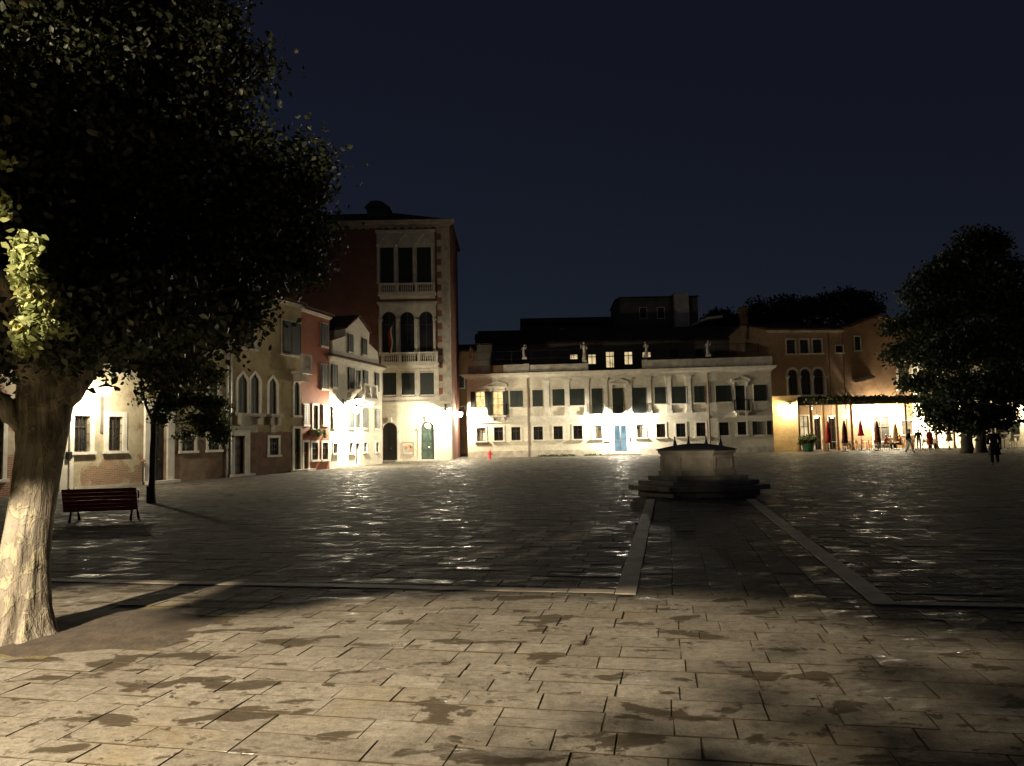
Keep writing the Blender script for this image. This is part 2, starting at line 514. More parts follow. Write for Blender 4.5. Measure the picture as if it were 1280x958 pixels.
def pipe(par, u, z0, z1, mat, y=-.09, r=.05):
    MB().tube([(u, y, z0), (u, y, z1)], r, 8).build('downpipe', mat, par)
def cornice(par, u0, u1, z, mat, steps=((.10, .12), (.2, .12), (.32, .1)), name='cornice'):
    m = MB()
    for d, h in steps:
        m.box(u0 - d, u1 + d, -d, .02 + d * .1, z, z + h)
        z += h
    return m.build(name, mat, par)
def balustrade(par, u0, u1, y, z0, h, mat, n, name='balustrade', dep=.16, r=.055, piers=0):
    m = MB()
    m.box(u0, u1, y - dep / 2, y + dep / 2, z0 + h - .12, z0 + h).box(u0, u1, y - dep / 2, y + dep / 2, z0, z0 + .08)
    m.box(u0, u0 + .18, y - dep / 2 - .01, y + dep / 2 + .01, z0 + .08, z0 + h - .12).box(u1 - .18, u1, y - dep / 2 - .01, y + dep / 2 + .01, z0 + .08, z0 + h - .12)
    pp = [u0 + (u1 - u0) * (i + 1) / (piers + 1) for i in range(piers)]
    for q in pp: m.box(q - .11, q + .11, y - dep / 2 - .01, y + dep / 2 + .01, z0 + .08, z0 + h - .12)
    root = m.build(name, mat, par)
    hh = h - .2
    b = MB().lathe([(r * .9, 0), (r * .9, hh * .1), (r * .5, hh * .16), (r, hh * .38), (r * .55, hh * .7), (r * .5, hh * .84), (r * .9, hh * .9), (r * .9, hh)], 8)
    me = None
    for i in range(n):
        u = u0 + .18 + (u1 - u0 - .36) * (i + .5) / n
        if any(abs(u - q) < .17 for q in pp): continue
        if me is None:
            o = b.build('baluster', mat, root, True); me = o
        else: o = me.copy(); link(o, root)
        o.location = (u, y, z0 + .08)
    return root
def iron_balcony(par, u0, u1, z0, mat=None, h=.95, d=.75, slab=None):
    root = MB().box(u0, u1, -d, .02, z0 - .14, z0).box(u0 + .15, u0 + .35, -d * .7, .02, z0 - .4, z0 - .14).box(u1 - .35, u1 - .15, -d * .7, .02, z0 - .4, z0 - .14).build('balcony', slab or M['istria'], par)
    g = MB()
    g.box(u0 + .03, u1 - .03, -d + .03, -d + .06, z0 + h - .04, z0 + h).box(u0 + .03, u0 + .06, -d + .06, 0, z0 + h - .04, z0 + h).box(u1 - .06, u1 - .03, -d + .06, 0, z0 + h - .04, z0 + h)
    n = int((u1 - u0) / .11)
    for i in range(n + 1):
        u = u0 + .04 + (u1 - u0 - .08) * i / n
        g.box(u - .012, u + .012, -d + .033, -d + .057, z0, z0 + h - .04)
    for i in range(1, 6):
        y = -d + .05 + (d - .05) * i / 6
        g.box(u0 + .033, u0 + .057, y - .012, y + .012, z0, z0 + h - .04).box(u1 - .057, u1 - .033, y - .012, y + .012, z0, z0 + h - .04)
    g.build('railing', mat or M['iron'], root)
    return root

# ------------------------------------------------------------------ lamps
LAMP = 6.5
def point(parent, loc, watts, col, rad):
    l = bpy.data.lights.new('lamp_light', 'POINT')
    l.energy = watts * LAMP; l.color = col; l.shadow_soft_size = rad
    o = bpy.data.objects.new('lamp_light', l)
    link(o, parent); o.location = loc
    return o
WARM = (1., .80, .50)
NEUT = (1., .87, .62)
def wall_lamp(label, f, px, py, out, watts, col=NEUT, r=.16, group='street lamps on the house walls', bulb='bulb', arm_up=.5):
    u, z = f.uz(px, py, -out)
    root = thing('wall_lamp', label, 'lamp', f.world(u, 0, z + .2), f.rz, group)
    a = MB()
    a.tube([(0, .0, arm_up - .1), (0, -out * .5, arm_up + .06), (0, -out * .9, arm_up + .02), (0, -out, arm_up - .1), (0, -out, .12)], .025, 8)
    a.tube([(0, 0, .05), (0, -out * .45, arm_up + .02)], .018, 6).box(-.08, .08, -.03, .0, -.05, arm_up + .05)
    a.build('bracket', M['iron'], root)
    MB().lathe([(.03, .22), (.06, .14), (r * 1.95, 0.01), (r * 1.95, -.02), (r * 1.1, -.012)], 18, (0, -out, 0)).build('shade', M['iron'], root)
    MB().ball((0, -out, -.16), r, r, r * 1.15, 14).build('globe', M[bulb], root, True)
    point(root, (0, -out, -.17), watts, col, r * .8)
    return root

# ------------------------------------------------------------------ world
w = bpy.data.worlds.new('World'); S.world = w; w.use_nodes = True
wt = w.node_tree; wt.nodes.clear()
sky = wt.nodes.new('ShaderNodeTexSky'); sky.sky_type = 'NISHITA'; sky.sun_disc = False
sky.sun_elevation = R(15); sky.sun_rotation = R(150); sky.ozone_density = 3; sky.dust_density = .2
bg = wt.nodes.new('ShaderNodeBackground'); bg.inputs['Strength'].default_value = .08
dim = wt.nodes.new('ShaderNodeMix'); dim.data_type = 'RGBA'; dim.blend_type = 'MULTIPLY'; dim.inputs[0].default_value = 1
dim.inputs[7].default_value = (.028, .028, .031, 1)    # the sky long after sunset
ad = wt.nodes.new('ShaderNodeMix'); ad.data_type = 'RGBA'; ad.blend_type = 'ADD'; ad.inputs[0].default_value = 1
ad.inputs[7].default_value = (.050, .044, .080, 1)     # glow of the town's own light in the air
wo = wt.nodes.new('ShaderNodeOutputWorld')
wt.links.new(sky.outputs[0], dim.inputs[6]); wt.links.new(dim.outputs[2], ad.inputs[6]); wt.links.new(ad.outputs[2], bg.inputs[0]); wt.links.new(bg.outputs[0], wo.inputs[0])

# ------------------------------------------------------------------ ground
TH = R(11.5)
def st(x, y): return x * cos(TH) - y * sin(TH), x * sin(TH) + y * cos(TH)
def xy(s, t): return s * cos(TH) + t * sin(TH), -s * sin(TH) + t * cos(TH)
def ground_mat():
    t = NT('joint_soil')
    c = t.ramp(t.noise(1.5, 5), [(.35, (.05, .04, .025)), (.65, (.11, .095, .045))])
    return t.done(t.princ(color=c, rough=.95, spec=.2, normal=t.bump(t.noise(30, 3), .8, .02)))
g = MB().quad((-300, -80, -.006), (300, -80, -.006), (300, 500, -.006), (-300, 500, -.006)).build('ground', ground_mat())
struct(g); g['label'] = 'dark earth under and around the paving stones'; g['category'] = 'ground'
def paving_mat():
    t = NT('trachyte_paving')
    a = t.n('ShaderNodeAttribute', attribute_name='rnd').outputs['Fac']
    co = t.coord()
    base = t.ramp(a, [(0., (.205, .18, .14)), (.35, (.25, .222, .175)), (.7, (.275, .246, .195)), (1., (.33, .298, .24))])
    n1 = t.noise(1.1, 6, co, .65)
    base = t.mix(.5, base, t.ramp(n1, [(.3, .5), (.62, 1.)]), 'MULTIPLY')
    base = t.mix(.7, base, t.ramp(t.noise(13, 6, co, .8), [(.36, .4), (.58, 1.)]), 'MULTIPLY')
    base = t.mix(.5, base, t.ramp(t.noise(70, 3, co, .7), [(.35, .45), (.6, 1.)]), 'MULTIPLY')
    # ochre lichen and moss stains
    base = t.mix(t.ramp(t.noise(.8, 4, co, .6, .5), [(.55, 0.), (.75, .45)]), base, (.20, .155, .065, 1))
    # worn hollows with dark damp dirt, larger blotches and clouds of small pits
    st_ = t.n('ShaderNodeMapping', {'Vector': co, 'Rotation': (0, 0, TH), 'Scale': (.75, 1.25, 1)}).outputs[0]
    n2 = t.math('ADD', t.noise(2.3, 5, st_, .55, .35), t.math('MULTIPLY', t.noise(.4, 2, co), .22))
    pit = t.ramp(n2, [(.685, 0.), (.71, 1.)])
    pitb = t.ramp(t.noise(8.5, 3, co, .55), [(.61, 0.), (.65, 1.)])
    pitc = t.math('MULTIPLY', pitb, t.ramp(t.noise(.7, 3, co), [(.45, 0.), (.56, 1.)]))
    pitd = t.ramp(t.noise(4.6, 4, st_, .6, .2), [(.635, 0.), (.665, 1.)])
    pit = t.math('MAXIMUM', t.math('MAXIMUM', pit, pitc), pitd)
    base = t.mix(t.math('MULTIPLY', pit, .9), base, (.045, .034, .02, 1))
    base = t.mix(1., base, (.68, .70, .745, 1), 'MULTIPLY')
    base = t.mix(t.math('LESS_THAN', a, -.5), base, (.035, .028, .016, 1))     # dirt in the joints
    # polish comes in short streaks along the worn crowns of the slabs, a few slabs more than others
    mp = t.n('ShaderNodeMapping', {'Vector': co, 'Rotation': (0, 0, TH), 'Scale': (2.2, 4.4, 1)}).outputs[0]
    pol = t.math('ADD', t.noise(1., 4, mp, .6, .6), t.math('MULTIPLY', t.math('FRACT', t.math('MULTIPLY', a, 7.31)), .16))
    rough = t.ramp(pol, [(.60, .85), (.70, .62), (.79, .38), (.92, .28)])
    rough = t.math('SUBTRACT', rough, t.math('MULTIPLY', pit, .12))
    wav = t.math('ADD', t.noise(4.2, 3, mp), t.math('MULTIPLY', t.noise(38, 4, co, .7), .14))
    h = t.math('SUBTRACT', wav, t.math('MULTIPLY', pit, .45))
    return t.done(t.princ(color=base, rough=rough, spec=t.ramp(pol, [(.62, .06), (.82, .34)]), normal=t.bump(h, .36, .026)))
PAV = paving_mat()
TREE = Vector((-4.18, 6.75))
SL, SR, TN, BW = -.38, 1.86, 8.15, .23
pit_c = TREE + Vector((.38, .3))
def in_pit(x, y):
    a, b = (x - pit_c.x), (y - pit_c.y)
    u, v = st(a, b)
    return (u / 1.0) ** 2 + (v / .78) ** 2 < 1
WELL = (5.14, 21.5)
ws, wtt = st(*WELL)
mb = MB()
def stone(s0, s1, t0, t1, gap=.0034):
    if t1 - t0 > .26 and s1 - s0 > .3 and rnd.random() < .09 and t1 < 40:      # now and then two narrow stones replace one
        if rnd.random() < .5: k = t0 + (t1 - t0) * rnd.uniform(.4, .6); stone(s0, s1, t0, k); stone(s0, s1, k, t1)
        else: k = s0 + (s1 - s0) * rnd.uniform(.3, .7); stone(s0, k, t0, t1); stone(k, s1, t0, t1)
        return
    xm, ym = xy((s0 + s1) / 2, (t0 + t1) / 2)
    if s1 - s0 < .06 or ym < 1.2 or abs(xm) > .76 * ym + 5 or in_pit(xm, ym): return
    if xm < -17 + (ym - 26) * .25 - 1.5 or ym > 74: return
    if (xm - WELL[0]) ** 2 + (ym - WELL[1]) ** 2 < 1.5 ** 2: return
    u = lambda: gap * rnd.choice((.5, .8, 1., 1.2, 2.2))
    a, b, c, d = s0 + u(), s1 - u(), t0 + u(), t1 - u()
    e = .002
    lift = rnd.uniform(0, .003)
    jt = lambda: lift + rnd.uniform(-.0025, .003)
    j2 = lambda: rnd.uniform(-.009, .009) * rnd.random()
    A = [(a + j2(), c + j2()), (b + j2(), c + j2()), (b + j2(), d + j2()), (a + j2(), d + j2())]
    z = [jt() for _ in range(4)]
    vs = []
    for (ss, tt), zz, (ds, dt) in zip(A, z, ((e, e), (-e, e), (-e, -e), (e, -e))):
        vs.append((*xy(ss + ds, tt + dt), zz))
    for (ss, tt), zz in zip(A, z): vs.append((*xy(ss, tt), zz - .003))
    for (ss, tt) in A: vs.append((*xy(ss, tt), -.02))
    fs = [(0, 1, 2, 3)] + [(i, i + 4, (i + 1) % 4 + 4, (i + 1) % 4) for i in range(4)] + [(i + 4, i + 8, (i + 1) % 4 + 8, (i + 1) % 4 + 4) for i in range(4)]
    mb.add(vs, fs, rnd.betavariate(2.0, 2.0))
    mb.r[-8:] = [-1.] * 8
t = -2.
while t < 76:
    hgt = rnd.choice((.25, .28, .30, .30, .33, .36))
    if t < TN < t + hgt + .1: hgt = TN - t
    lim = .8 * t + 30
    s = -lim + rnd.random()
    while s < lim:
        l = rnd.choice((.34, .40, .45, .5, .55, .62, .75))
        if TN - .01 < t + hgt / 2 < wtt - 1.2:          # leave the aisle between the bands free
            lo_, hi_ = SL - BW + .01, SR + BW - .01
            if s < lo_: stone(s, min(s + l, lo_), t, t + hgt)
            if s + l > hi_: stone(max(s, hi_), s + l, t, t + hgt)
        else: stone(s, s + l, t, t + hgt)
        s += l
    t += hgt
s = SL
for wd in (.37, .40, .36, .39, .36, .36):          # that aisle is laid lengthwise
    t = TN + .001
    t -= rnd.random() * .0
    first = rnd.uniform(.3, .9)
    while t < wtt - 1.2:
        l = first or rnd.uniform(.5, .95)
        first = None
        stone(s, s + wd, t, t + l)
        t += l
    s += wd
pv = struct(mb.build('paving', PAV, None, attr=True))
pv['label'] = 'worn grey trachyte paving slabs of the square'; pv['category'] = 'pavement'
def band(mb, s0, s1, t0, t1, along_t):
    a, end = (t0, t1) if along_t else (s0, s1)
    while a < end - .05:
        b = min(end, a + rnd.uniform(1.0, 1.7))
        q = (s0, s1, a, b) if along_t else (a, b, t0, t1)
        g_ = .006
        pts = [xy(q[0] + g_, q[2] + g_), xy(q[1] - g_, q[2] + g_), xy(q[1] - g_, q[3] - g_), xy(q[0] + g_, q[3] - g_)]
        mb.slab(pts, -.03, .0085)
        a = b
bm_ = MB()
band(bm_, SL - BW, SL, TN, wtt - 2.0, True)
band(bm_, SR, SR + BW, TN - .25, wtt - 2.0, True)
band(bm_, -14, SL - BW, TN + .02, TN + .2, False)
band(bm_, SR + BW, 22, TN - .25, TN - .09, False)
b_ = struct(bm_.build('stone_band', plain('band_stone', (.42, .385, .315), .75, .3, 2.5, .4, spec=.12, bscale=18)))
b_['label'] = 'pale flush stone bands marking the paving towards the well'; b_['category'] = 'stone band'
# tree pit
pm = MB()
n = 28
vs, ring = [(pit_c.x, pit_c.y, .02)], []
for k in range(n):
    th = 2 * pi * k / n
    for rr, z in ((.55, .03), (1.12, -.03)):
        q = xy(1.2 * rr * cos(th) * rnd.uniform(.95, 1.05), 0.95 * rr * sin(th) * rnd.uniform(.95, 1.05))
        vs.append((pit_c.x + q[0], pit_c.y + q[1], z + rnd.uniform(-.012, .012) - (.0 if rr < 1 else .0)))
fs = [(0, 1 + 2 * k, 1 + 2 * ((k + 1) % n)) for k in range(n)] + [(1 + 2 * k, 2 + 2 * k, 2 + 2 * ((k + 1) % n), 1 + 2 * ((k + 1) % n)) for k in range(n)]
so = struct(pm.add(vs, fs).build('soil', M['soil'], None, True))
so['label'] = 'brown bare earth in the pit round the big tree trunk'; so['category'] = 'soil'

# ------------------------------------------------------------------ left row of houses
pL = [G(-60, 622), G(72, 615), G(184, 605.5), G(284, 596.8), G(377, 589.5), G(412, 586.2), G(478, 579.8)]
pL[0] = pL[1] + (pL[1] - pL[2]).normalized() * 6
def ops_from(specs):
    def fn(f):
        out = []
        for sp in specs:
            u0, u1, z0, z1 = f.rect(*sp[0])
            if sp[1].startswith('door'): z0 = 0.
            out.append((max(.02, u0), min(f.W - .02, u1), max(0, z0), z1) + ((sp[2]['arch'],) if len(sp) > 2 and sp[2].get('arch') else ()))
        return out
    return fn
def fill(f, root, specs):
    res = []
    for sp in specs:
        o = ops_from([sp])(f)[0]
        kw = dict(sp[2]) if len(sp) > 2 else {}
        if sp[1] == 'none': res.append(None); continue
        if sp[1] == 'door': res.append(door(root, o, kw.pop('mat', M['door_dark']), **kw))
        elif sp[1] == 'doorglass':
            kw.pop('arch', None)
            res.append(window(root, o, 'glass', sill=False, **kw))
        else: res.append(window(root, o, sp[1], **kw))
    return res

# house 0 : brick wall left of the big tree
sp = [((-28, 522, 3, 600), 'bars', {'sur': .16})]
f, r = building('brick_house', 'house of bare patchy brick at the left edge, behind the big tree trunk', pL[0], pL[1], 8.5, 8, M['house0'], ops_from(sp))
fill(f, r, sp)
# house 1
sp = [((92, 520, 112, 565), 'bars', {'sur': .2, 'surd': .05}), ((135, 521, 153, 563.6), 'bars', {'sur': .2, 'surd': .05}),
      ((96, 432, 113, 463), 'dark', {'sur': .16}), ((139, 436, 154, 466), 'dark', {'sur': .16})]
f1, r1 = building('plaster_house', 'pale peeling plaster house with two barred windows behind the red bench', pL[1], pL[2], 8.2, 8, M['house1'], ops_from(sp))
fill(f1, r1, sp)
pipe(r1, f1.uz(85, 560)[0], 0, 7.9, M['istria'], r=.045)
u, z0 = f1.uz(126.5, 541); _, z1 = f1.uz(126.5, 494)
MB().box(u - .06, u + .06, -.05, .02, z0, z1).build('cable_duct', M['zinc'], r1)
u0, u1, z0, z1 = f1.rect(80.5, 565, 86, 574)
MB().box(u0, u1, -.16, -.02, z0, z1).box(u0 + .03, u1 - .03, -.18, -.16, z0 + .05, z1 - .05).build('meter_box', M['iron'], r1)
m = MB().box(0.02, .62, -.07, .02, 0, 5.2).box(-.02, .66, -.1, .02, 5.2, 5.36)
m.build('pilaster', M['istria'], r1)
m = MB()
band_z = f1.uz(120, 600)[1]
m.box(.7, f1.W, -.03, .02, 0, .12).build('plinth', M['istria_old'], r1)
wall_lamp('street lamp shining between the two barred windows of the peeling house', f1, 132.5, 491, 1.2, 250, NEUT, .17)
o = thing('standpipe', 'thin iron standpipe with a rusty cap against the peeling wall', 'standpipe', f1.world(f1.uz(174.5, 597)[0], -.18, 0), f1.rz)
MB().tube([(0, 0, 0), (0, 0, .95)], .03, 8).build('pipe', M['iron'], o)
MB().lathe([(.03, .95), (.09, .98), (.09, 1.02), (.03, 1.08)], 10).build('cap', M['redbrick'], o)
# house 2
sp = [((188.5, 520, 208, 603), 'door', {'mat': M['door_dark'], 'sur': .42, 'surd': .09}),
      ((226, 545, 243, 563.8), 'bars', {'sur': .15}), ((260, 545, 274, 562.5), 'bars', {'sur': .15}),
      ((227, 462, 240, 490), 'shut', {'sur': .15, 'smat': M['istria_old']}), ((261, 466, 272.5, 493), 'shut', {'sur': .15, 'smat': M['istria_old']}),
      ((229, 402, 241, 432), 'shut', {'sur': .15, 'smat': M['istria_old']}), ((262, 410, 273, 438), 'shut', {'sur': .15, 'smat': M['istria_old']})]
f2, r2 = building('ochre_house', 'dim ochre house with a tall white stone doorway and a red brick patch', pL[2], pL[3], 9.6, 9, M['house2'], ops_from(sp))
fill(f2, r2, sp)
o = f2.rect(188.5, 520, 208, 603)
MB().box(o[0] - .55, o[1] + .55, -.3, .02, o[3] + .44, o[3] + .62).box(o[0] - .45, o[1] + .45, -.2, .02, o[3] + .422, o[3] + .44).build('door_hood', M['istria'], r2)
pipe(r2, f2.W - .15, 0, 9.2, M['zinc'])
cornice(r2, 0, f2.W, 9.3, M['istria_old'], ((.1, .1), (.2, .12)))
# gothic house
sp = [((292, 545, 306, 594), 'door', {'mat': M['door_dark'], 'sur': .32, 'surd': .08, 'double': False}),
      ((336.5, 547.5, 348, 569), 'bars', {'sur': .14}),
      ((367.3, 536, 375, 589), 'door', {'mat': M['door'], 'sur': .14, 'double': False}),
      ((297, 467, 309.5, 516.5), 'shut', {'arch': 'ogee', 'sur': .16}), ((313, 467, 324, 517), 'shut', {'arch': 'ogee', 'sur': .16}),
      ((336, 472, 345.5, 518.5), 'shut', {'arch': 'ogee', 'sur': .16}), ((367.5, 476, 374, 519.5), 'shut', {'arch': 'ogee', 'sur': .12}),
      ((353.5, 404, 374, 443), 'dark', {'sur': .14, 'smat': M['istria_old']}), ((306, 400, 318, 436), 'shut', {'sur': .14, 'smat': M['istria_old']})]
Zg = Fac(pL[3], pL[4]).uz(374, 381)[1]
f3, r3 = building('gothic_house', 'yellowish house with pointed arched windows and a darker lower wall', pL[3], pL[4], Zg, 10, M['gothic'], ops_from(sp))
fill(f3, r3, sp)
o = f3.rect(292, 545, 306, 594)
MB().box(o[0] - .45, o[1] + .45, -.22, .02, o[3] + .33, o[3] + .48).build('door_hood', M['istria_old'], r3)
for q in ((295, 517, 326, 519), (334, 518, 348, 520)):
    o = f3.rect(*q)
    MB().box(o[0], o[1], -.35, .02, o[2] - .08, o[3]).box(o[0] + .1, o[0] + .3, -.25, .02, o[2] - .5, o[2] - .08).box(o[1] - .3, o[1] - .1, -.25, .02, o[2] - .5, o[2] - .08).box(o[0] + .3, o[1] - .3, -.05, .02, o[2] - .9, o[2] - .08).build('window_ledge', M['istria_old'], r3)
o = f3.rect(364, 443, 381, 465)
b = MB().box(o[0], f3.W - .02, -.8, .02, o[2] - .16, o[2]).box(o[0] + .2, o[0] + .45, -.6, .02, o[2] - .6, o[2] - .16).box(f3.W - .5, f3.W - .25, -.6, .02, o[2] - .6, o[2] - .16).build('balcony', M['istria_old'], r3)
balustrade(b, o[0] + .02, f3.W - .04, -.68, o[2], .95, M['istria_old'], 9)
cornice(r3, 0, f3.W, Zg - .22, M['istria_old'], ((.08, .1), (.16, .12)))
pipe(r3, f3.uz(291, 500)[0] - .25, 0, Zg - .3, M['zinc'])
# red house
sp = [((401.5, 406, 408, 433), 'dark', {'sur': .1}), ((401.8, 457, 408, 486), 'dark', {'sur': .1}),
      ((379.5, 507, 384.5, 531), 'dark', {'sur': .1}), ((391, 507, 397, 536), 'shut', {'sur': .12}), ((403, 508, 409, 531), 'dark', {'sur': .1}),
      ((379, 553, 385, 588.5), 'door', {'mat': M['door'], 'sur': .13, 'double': False}),
      ((389.5, 553.5, 397, 575), 'bars', {'sur': .12}), ((402.5, 553.5, 409.5, 574.5), 'bars', {'sur': .12})]
fr = Fac(pL[4], pL[5])
Zr = fr.uz(412, 396.5)[1]
f4, r4 = building('red_house', 'narrow brick red house between the yellowish house and the white gabled house', pL[4], pL[5], Zr, 10, M['redhouse'], ops_from(sp))
fill(f4, r4, sp)
cornice(r4, 0, f4.W, Zr - .2, M['istria'], ((.06, .08), (.14, .1)))
o = f4.rect(387, 539, 401, 544)
fb = thing('flower_box', 'flower box with trailing plants under the red house window', 'planter', f4.world((o[0] + o[1]) / 2, -.2, o[2]), f4.rz)
MB().box(-.8, .8, -.14, .14, 0, .22).build('box', M['copper'], fb)
FB = (fb, f4)
# white house
sp = [((362.5, 0, 0, 0), 'none')]
sp = [((414.5, 457, 420, 484), 'dark', {'sur': .0}), ((435.3, 461, 440.5, 486.5), 'dark', {'sur': .0}), ((444, 463, 450.5, 486.5), 'shut', {'sur': .1, 'sill': False}), ((454.3, 464.5, 458.3, 486), 'dark', {'sur': .0}), ((469, 467.5, 472.3, 490), 'dark', {'sur': .0}),
      ((415, 510, 419.5, 534), 'dark', {'sur': .0}), ((436, 510.5, 441, 535), 'dark', {'sur': .0}), ((444, 511, 451, 535), 'shut', {'sur': .08, 'sill': False}), ((453.8, 511, 457.5, 535), 'dark', {'sur': .0}), ((469.5, 512, 473, 536), 'dark', {'sur': .0}),
      ((416.2, 554.5, 421, 566.5), 'bars', {'sur': .1}), ((436.5, 554, 441, 566), 'bars', {'sur': .1}), ((444, 554.5, 449, 583), 'door', {'mat': M['door'], 'sur': .12, 'double': False}), ((454.5, 553.5, 458.5, 565), 'bars', {'sur': .1}), ((469.8, 553.5, 473.2, 565), 'bars', {'sur': .1})]
f5 = Fac(pL[5], pL[6])
Zw = f5.uz(445, 453.5)[1]
def attic(mb, f):
    pts = [f.uz(*q) for q in ((415.6, 450), (416, 425.7), (432.5, 420), (432, 411.3), (447.8, 396.4), (462, 416.5), (461.3, 429.6), (472, 440), (474.5, 458))]
    mb.prism([(u, max(z, Zw - .01)) for u, z in pts], .003, .35)
f5, r5 = building('white_house', 'white house with a pointed attic gable and a bright lamp on its front', pL[5], pL[6], Zw, 9, M['white_plaster'], ops_from(sp), roof='gable', rise=1.9, extra=attic)
fill(f5, r5, sp)
for q in ((434.7, 419, 439.7, 440), (452.2, 424.5, 457, 443.5)):
    window(r5, f5.rect(*q), 'dark', sur=.06, proud=True, smat=M['istria_old'])
cornice(r5, 0, f5.W, Zw - .26, M['istria'], ((.06, .1), (.16, .12), (.24, .06)))
o = f5.rect(442, 486, 460, 500)
b = MB().box(o[0], o[1], -.8, .02, o[2] - .14, o[2] + .02).box(o[0] + .15, o[0] + .35, -.55, .02, o[2] - .45, o[2] - .14).box(o[1] - .35, o[1] - .15, -.55, .02, o[2] - .45, o[2] - .14).build('balcony', M['istria'], r5)
balustrade(b, o[0] + .02, o[1] - .02, -.68, o[2] + .02, 1.0, M['istria'], 11, piers=1)
dm = MB()                                              # roof over the attic dormer running back from the gable
pk, l_, r_ = f5.uz(447.8, 395.6), f5.uz(431.4, 411), f5.uz(462.8, 416.3)
for q in (l_, r_):
    a = [(q[0], -.12, q[1]), (pk[0], -.12, pk[1]), (pk[0], 4, pk[1]), (q[0], 4, q[1])]
    dm.add(a + [(x, y, z + .1) for x, y, z in a], [(3, 2, 1, 0), (4, 5, 6, 7), (0, 1, 5, 4), (1, 2, 6, 5), (2, 3, 7, 6), (3, 0, 4, 7)])
dm.build('dormer_roof', M['tiles'], r5)
lo, hi_ = f5.uz(432.5, 425), f5.uz(461.5, 432)
MB().box(lo[0] + .05, lo[0] + .2, .36, 4, Zw, l_[1] - .02).box(hi_[0] - .2, hi_[0] - .05, .36, 4, Zw, r_[1] - .02).build('dormer_wall', M['white_plaster'], r5)
wall_lamp('bright street lamp on the middle of the white gabled house', f5, 445.5, 513, .9, 1500, NEUT, .24)

# ------------------------------------------------------------------ tall palace
A, B = P(318, 584, 60), P(564.5, 575, 60)
ft = Fac((A.x, A.y), (B.x, B.y))
Zt = ft.uz(500, 277)[1]
sp = [((478.5, 528.5, 496.5, 577), 'door', {'arch': 'round', 'mat': M['door_dark'], 'sur': .22}), ((526.5, 527, 542.8, 576), 'door', {'arch': 'round', 'mat': M['door'], 'sur': .24}),
      ((478, 466.5, 495.5, 494), 'shut', {'sur': .06}), ((502, 466.3, 518.5, 493.8), 'shut', {'sur': .06}), ((525.5, 466, 542.5, 493.5), 'shut', {'sur': .06}),
      ((477.5, 390, 495, 441), 'glass', {'arch': 'round', 'sur': .26, 'sill': False}), ((500.5, 390, 518, 441), 'glass', {'arch': 'round', 'sur': .26, 'sill': False}), ((524.3, 389.5, 541.3, 441), 'glass', {'arch': 'round', 'sur': .26, 'sill': False}),
      ((475.3, 309.8, 492.3, 354), 'shut', {'sur': .0, 'sill': False}), ((498, 309.6, 515.8, 354), 'shut', {'sur': .0, 'sill': False}), ((521.2, 309.3, 538.8, 354), 'shut', {'sur': .0, 'sill': False}),
      ((380, 392, 396, 440), 'shut', {'arch': 'round', 'sur': .22}), ((352, 392, 368, 440), 'shut', {'arch': 'round', 'sur': .22}), ((380, 310, 396, 353), 'shut', {'sur': .2}), ((352, 310, 368, 353), 'shut', {'sur': .2})]
ft, rtw = building('palace', 'tall dark red brick palace with white stone triple windows and corner quoins', (A.x, A.y), (B.x, B.y), Zt, 10, M['towerbrick'], ops_from(sp), roof='hip', rise=2.2, cat='palace', over=.3)
fill(ft, rtw, sp)
# white stone facing of the ground floor
zb = ft.uz(520, 505)[1]
uL, uR = ft.uz(476, 540)[0], ft.W
gops = [o for o in ops_from(sp[:2])(ft)]
mb = MB()
sub = [(o[0] - uL - .001, o[1] - uL + .001, 0, o[3] + .001, 'round') for o in gops]
wall_front(mb, uR - uL, zb, sub, y=-.03, dep=.05)
mb.v = [(x + uL, y, z) for x, y, z in mb.v]
mb.box(uR - .01, uR + .03, -.03, 1.2, 0, zb)
mb.build('stone_facing', plaster('palace_ground_plaster', (.66, .60, .48), None, stain=.12), rtw)
MB().box(uL, uR + .05, -.14, .02, zb, zb + .18).build('string_course', M['istria'], rtw)
m = MB(); u0, u1 = ft.uz(476, 520)[0], ft.uz(550, 520)[0]
_, z494 = ft.uz(510, 494.5)
m.box(u0, u1, -.06, .02, zb + .181, z494 - .12)
for px in (475.6, 498.7, 522, 545.8):
    u = ft.uz(px, 480)[0]
    m.box(u - .19, u + .19, -.12, .02, z494 - .119, ft.uz(px, 460.5)[1]).box(u - .26, u + .26, -.2, .02, ft.uz(px, 460.4)[1], ft.uz(px, 458)[1])
_, za = ft.uz(510, 466); _, zc = ft.uz(510, 457.8)
m.box(u0, u1, -.07, .02, za + .07, zc)
m.build('mezzanine_frame', M['istria'], rtw)
def balcony(px0, px1, pt, pb, nb, stone, z_slab, dd=.85):
    o = ft.rect(px0, pt, px1, pb, -dd)
    b = MB().box(o[0], o[1], -dd - .1, .02, o[2] - .22, o[2]).box(o[0] + .1, o[1] - .1, -dd + .2, .02, o[2] - .42, o[2] - .221).build('balcony', stone, rtw)
    balustrade(b, o[0] + .05, o[1] - .05, -dd, o[2], o[3] - o[2], stone, nb, piers=2, r=.06)
balcony(476, 548, 440.5, 453.5, 24, M['istria'], 0)
balcony(472.5, 544.5, 354, 366, 24, M['istria'], 0, .45)
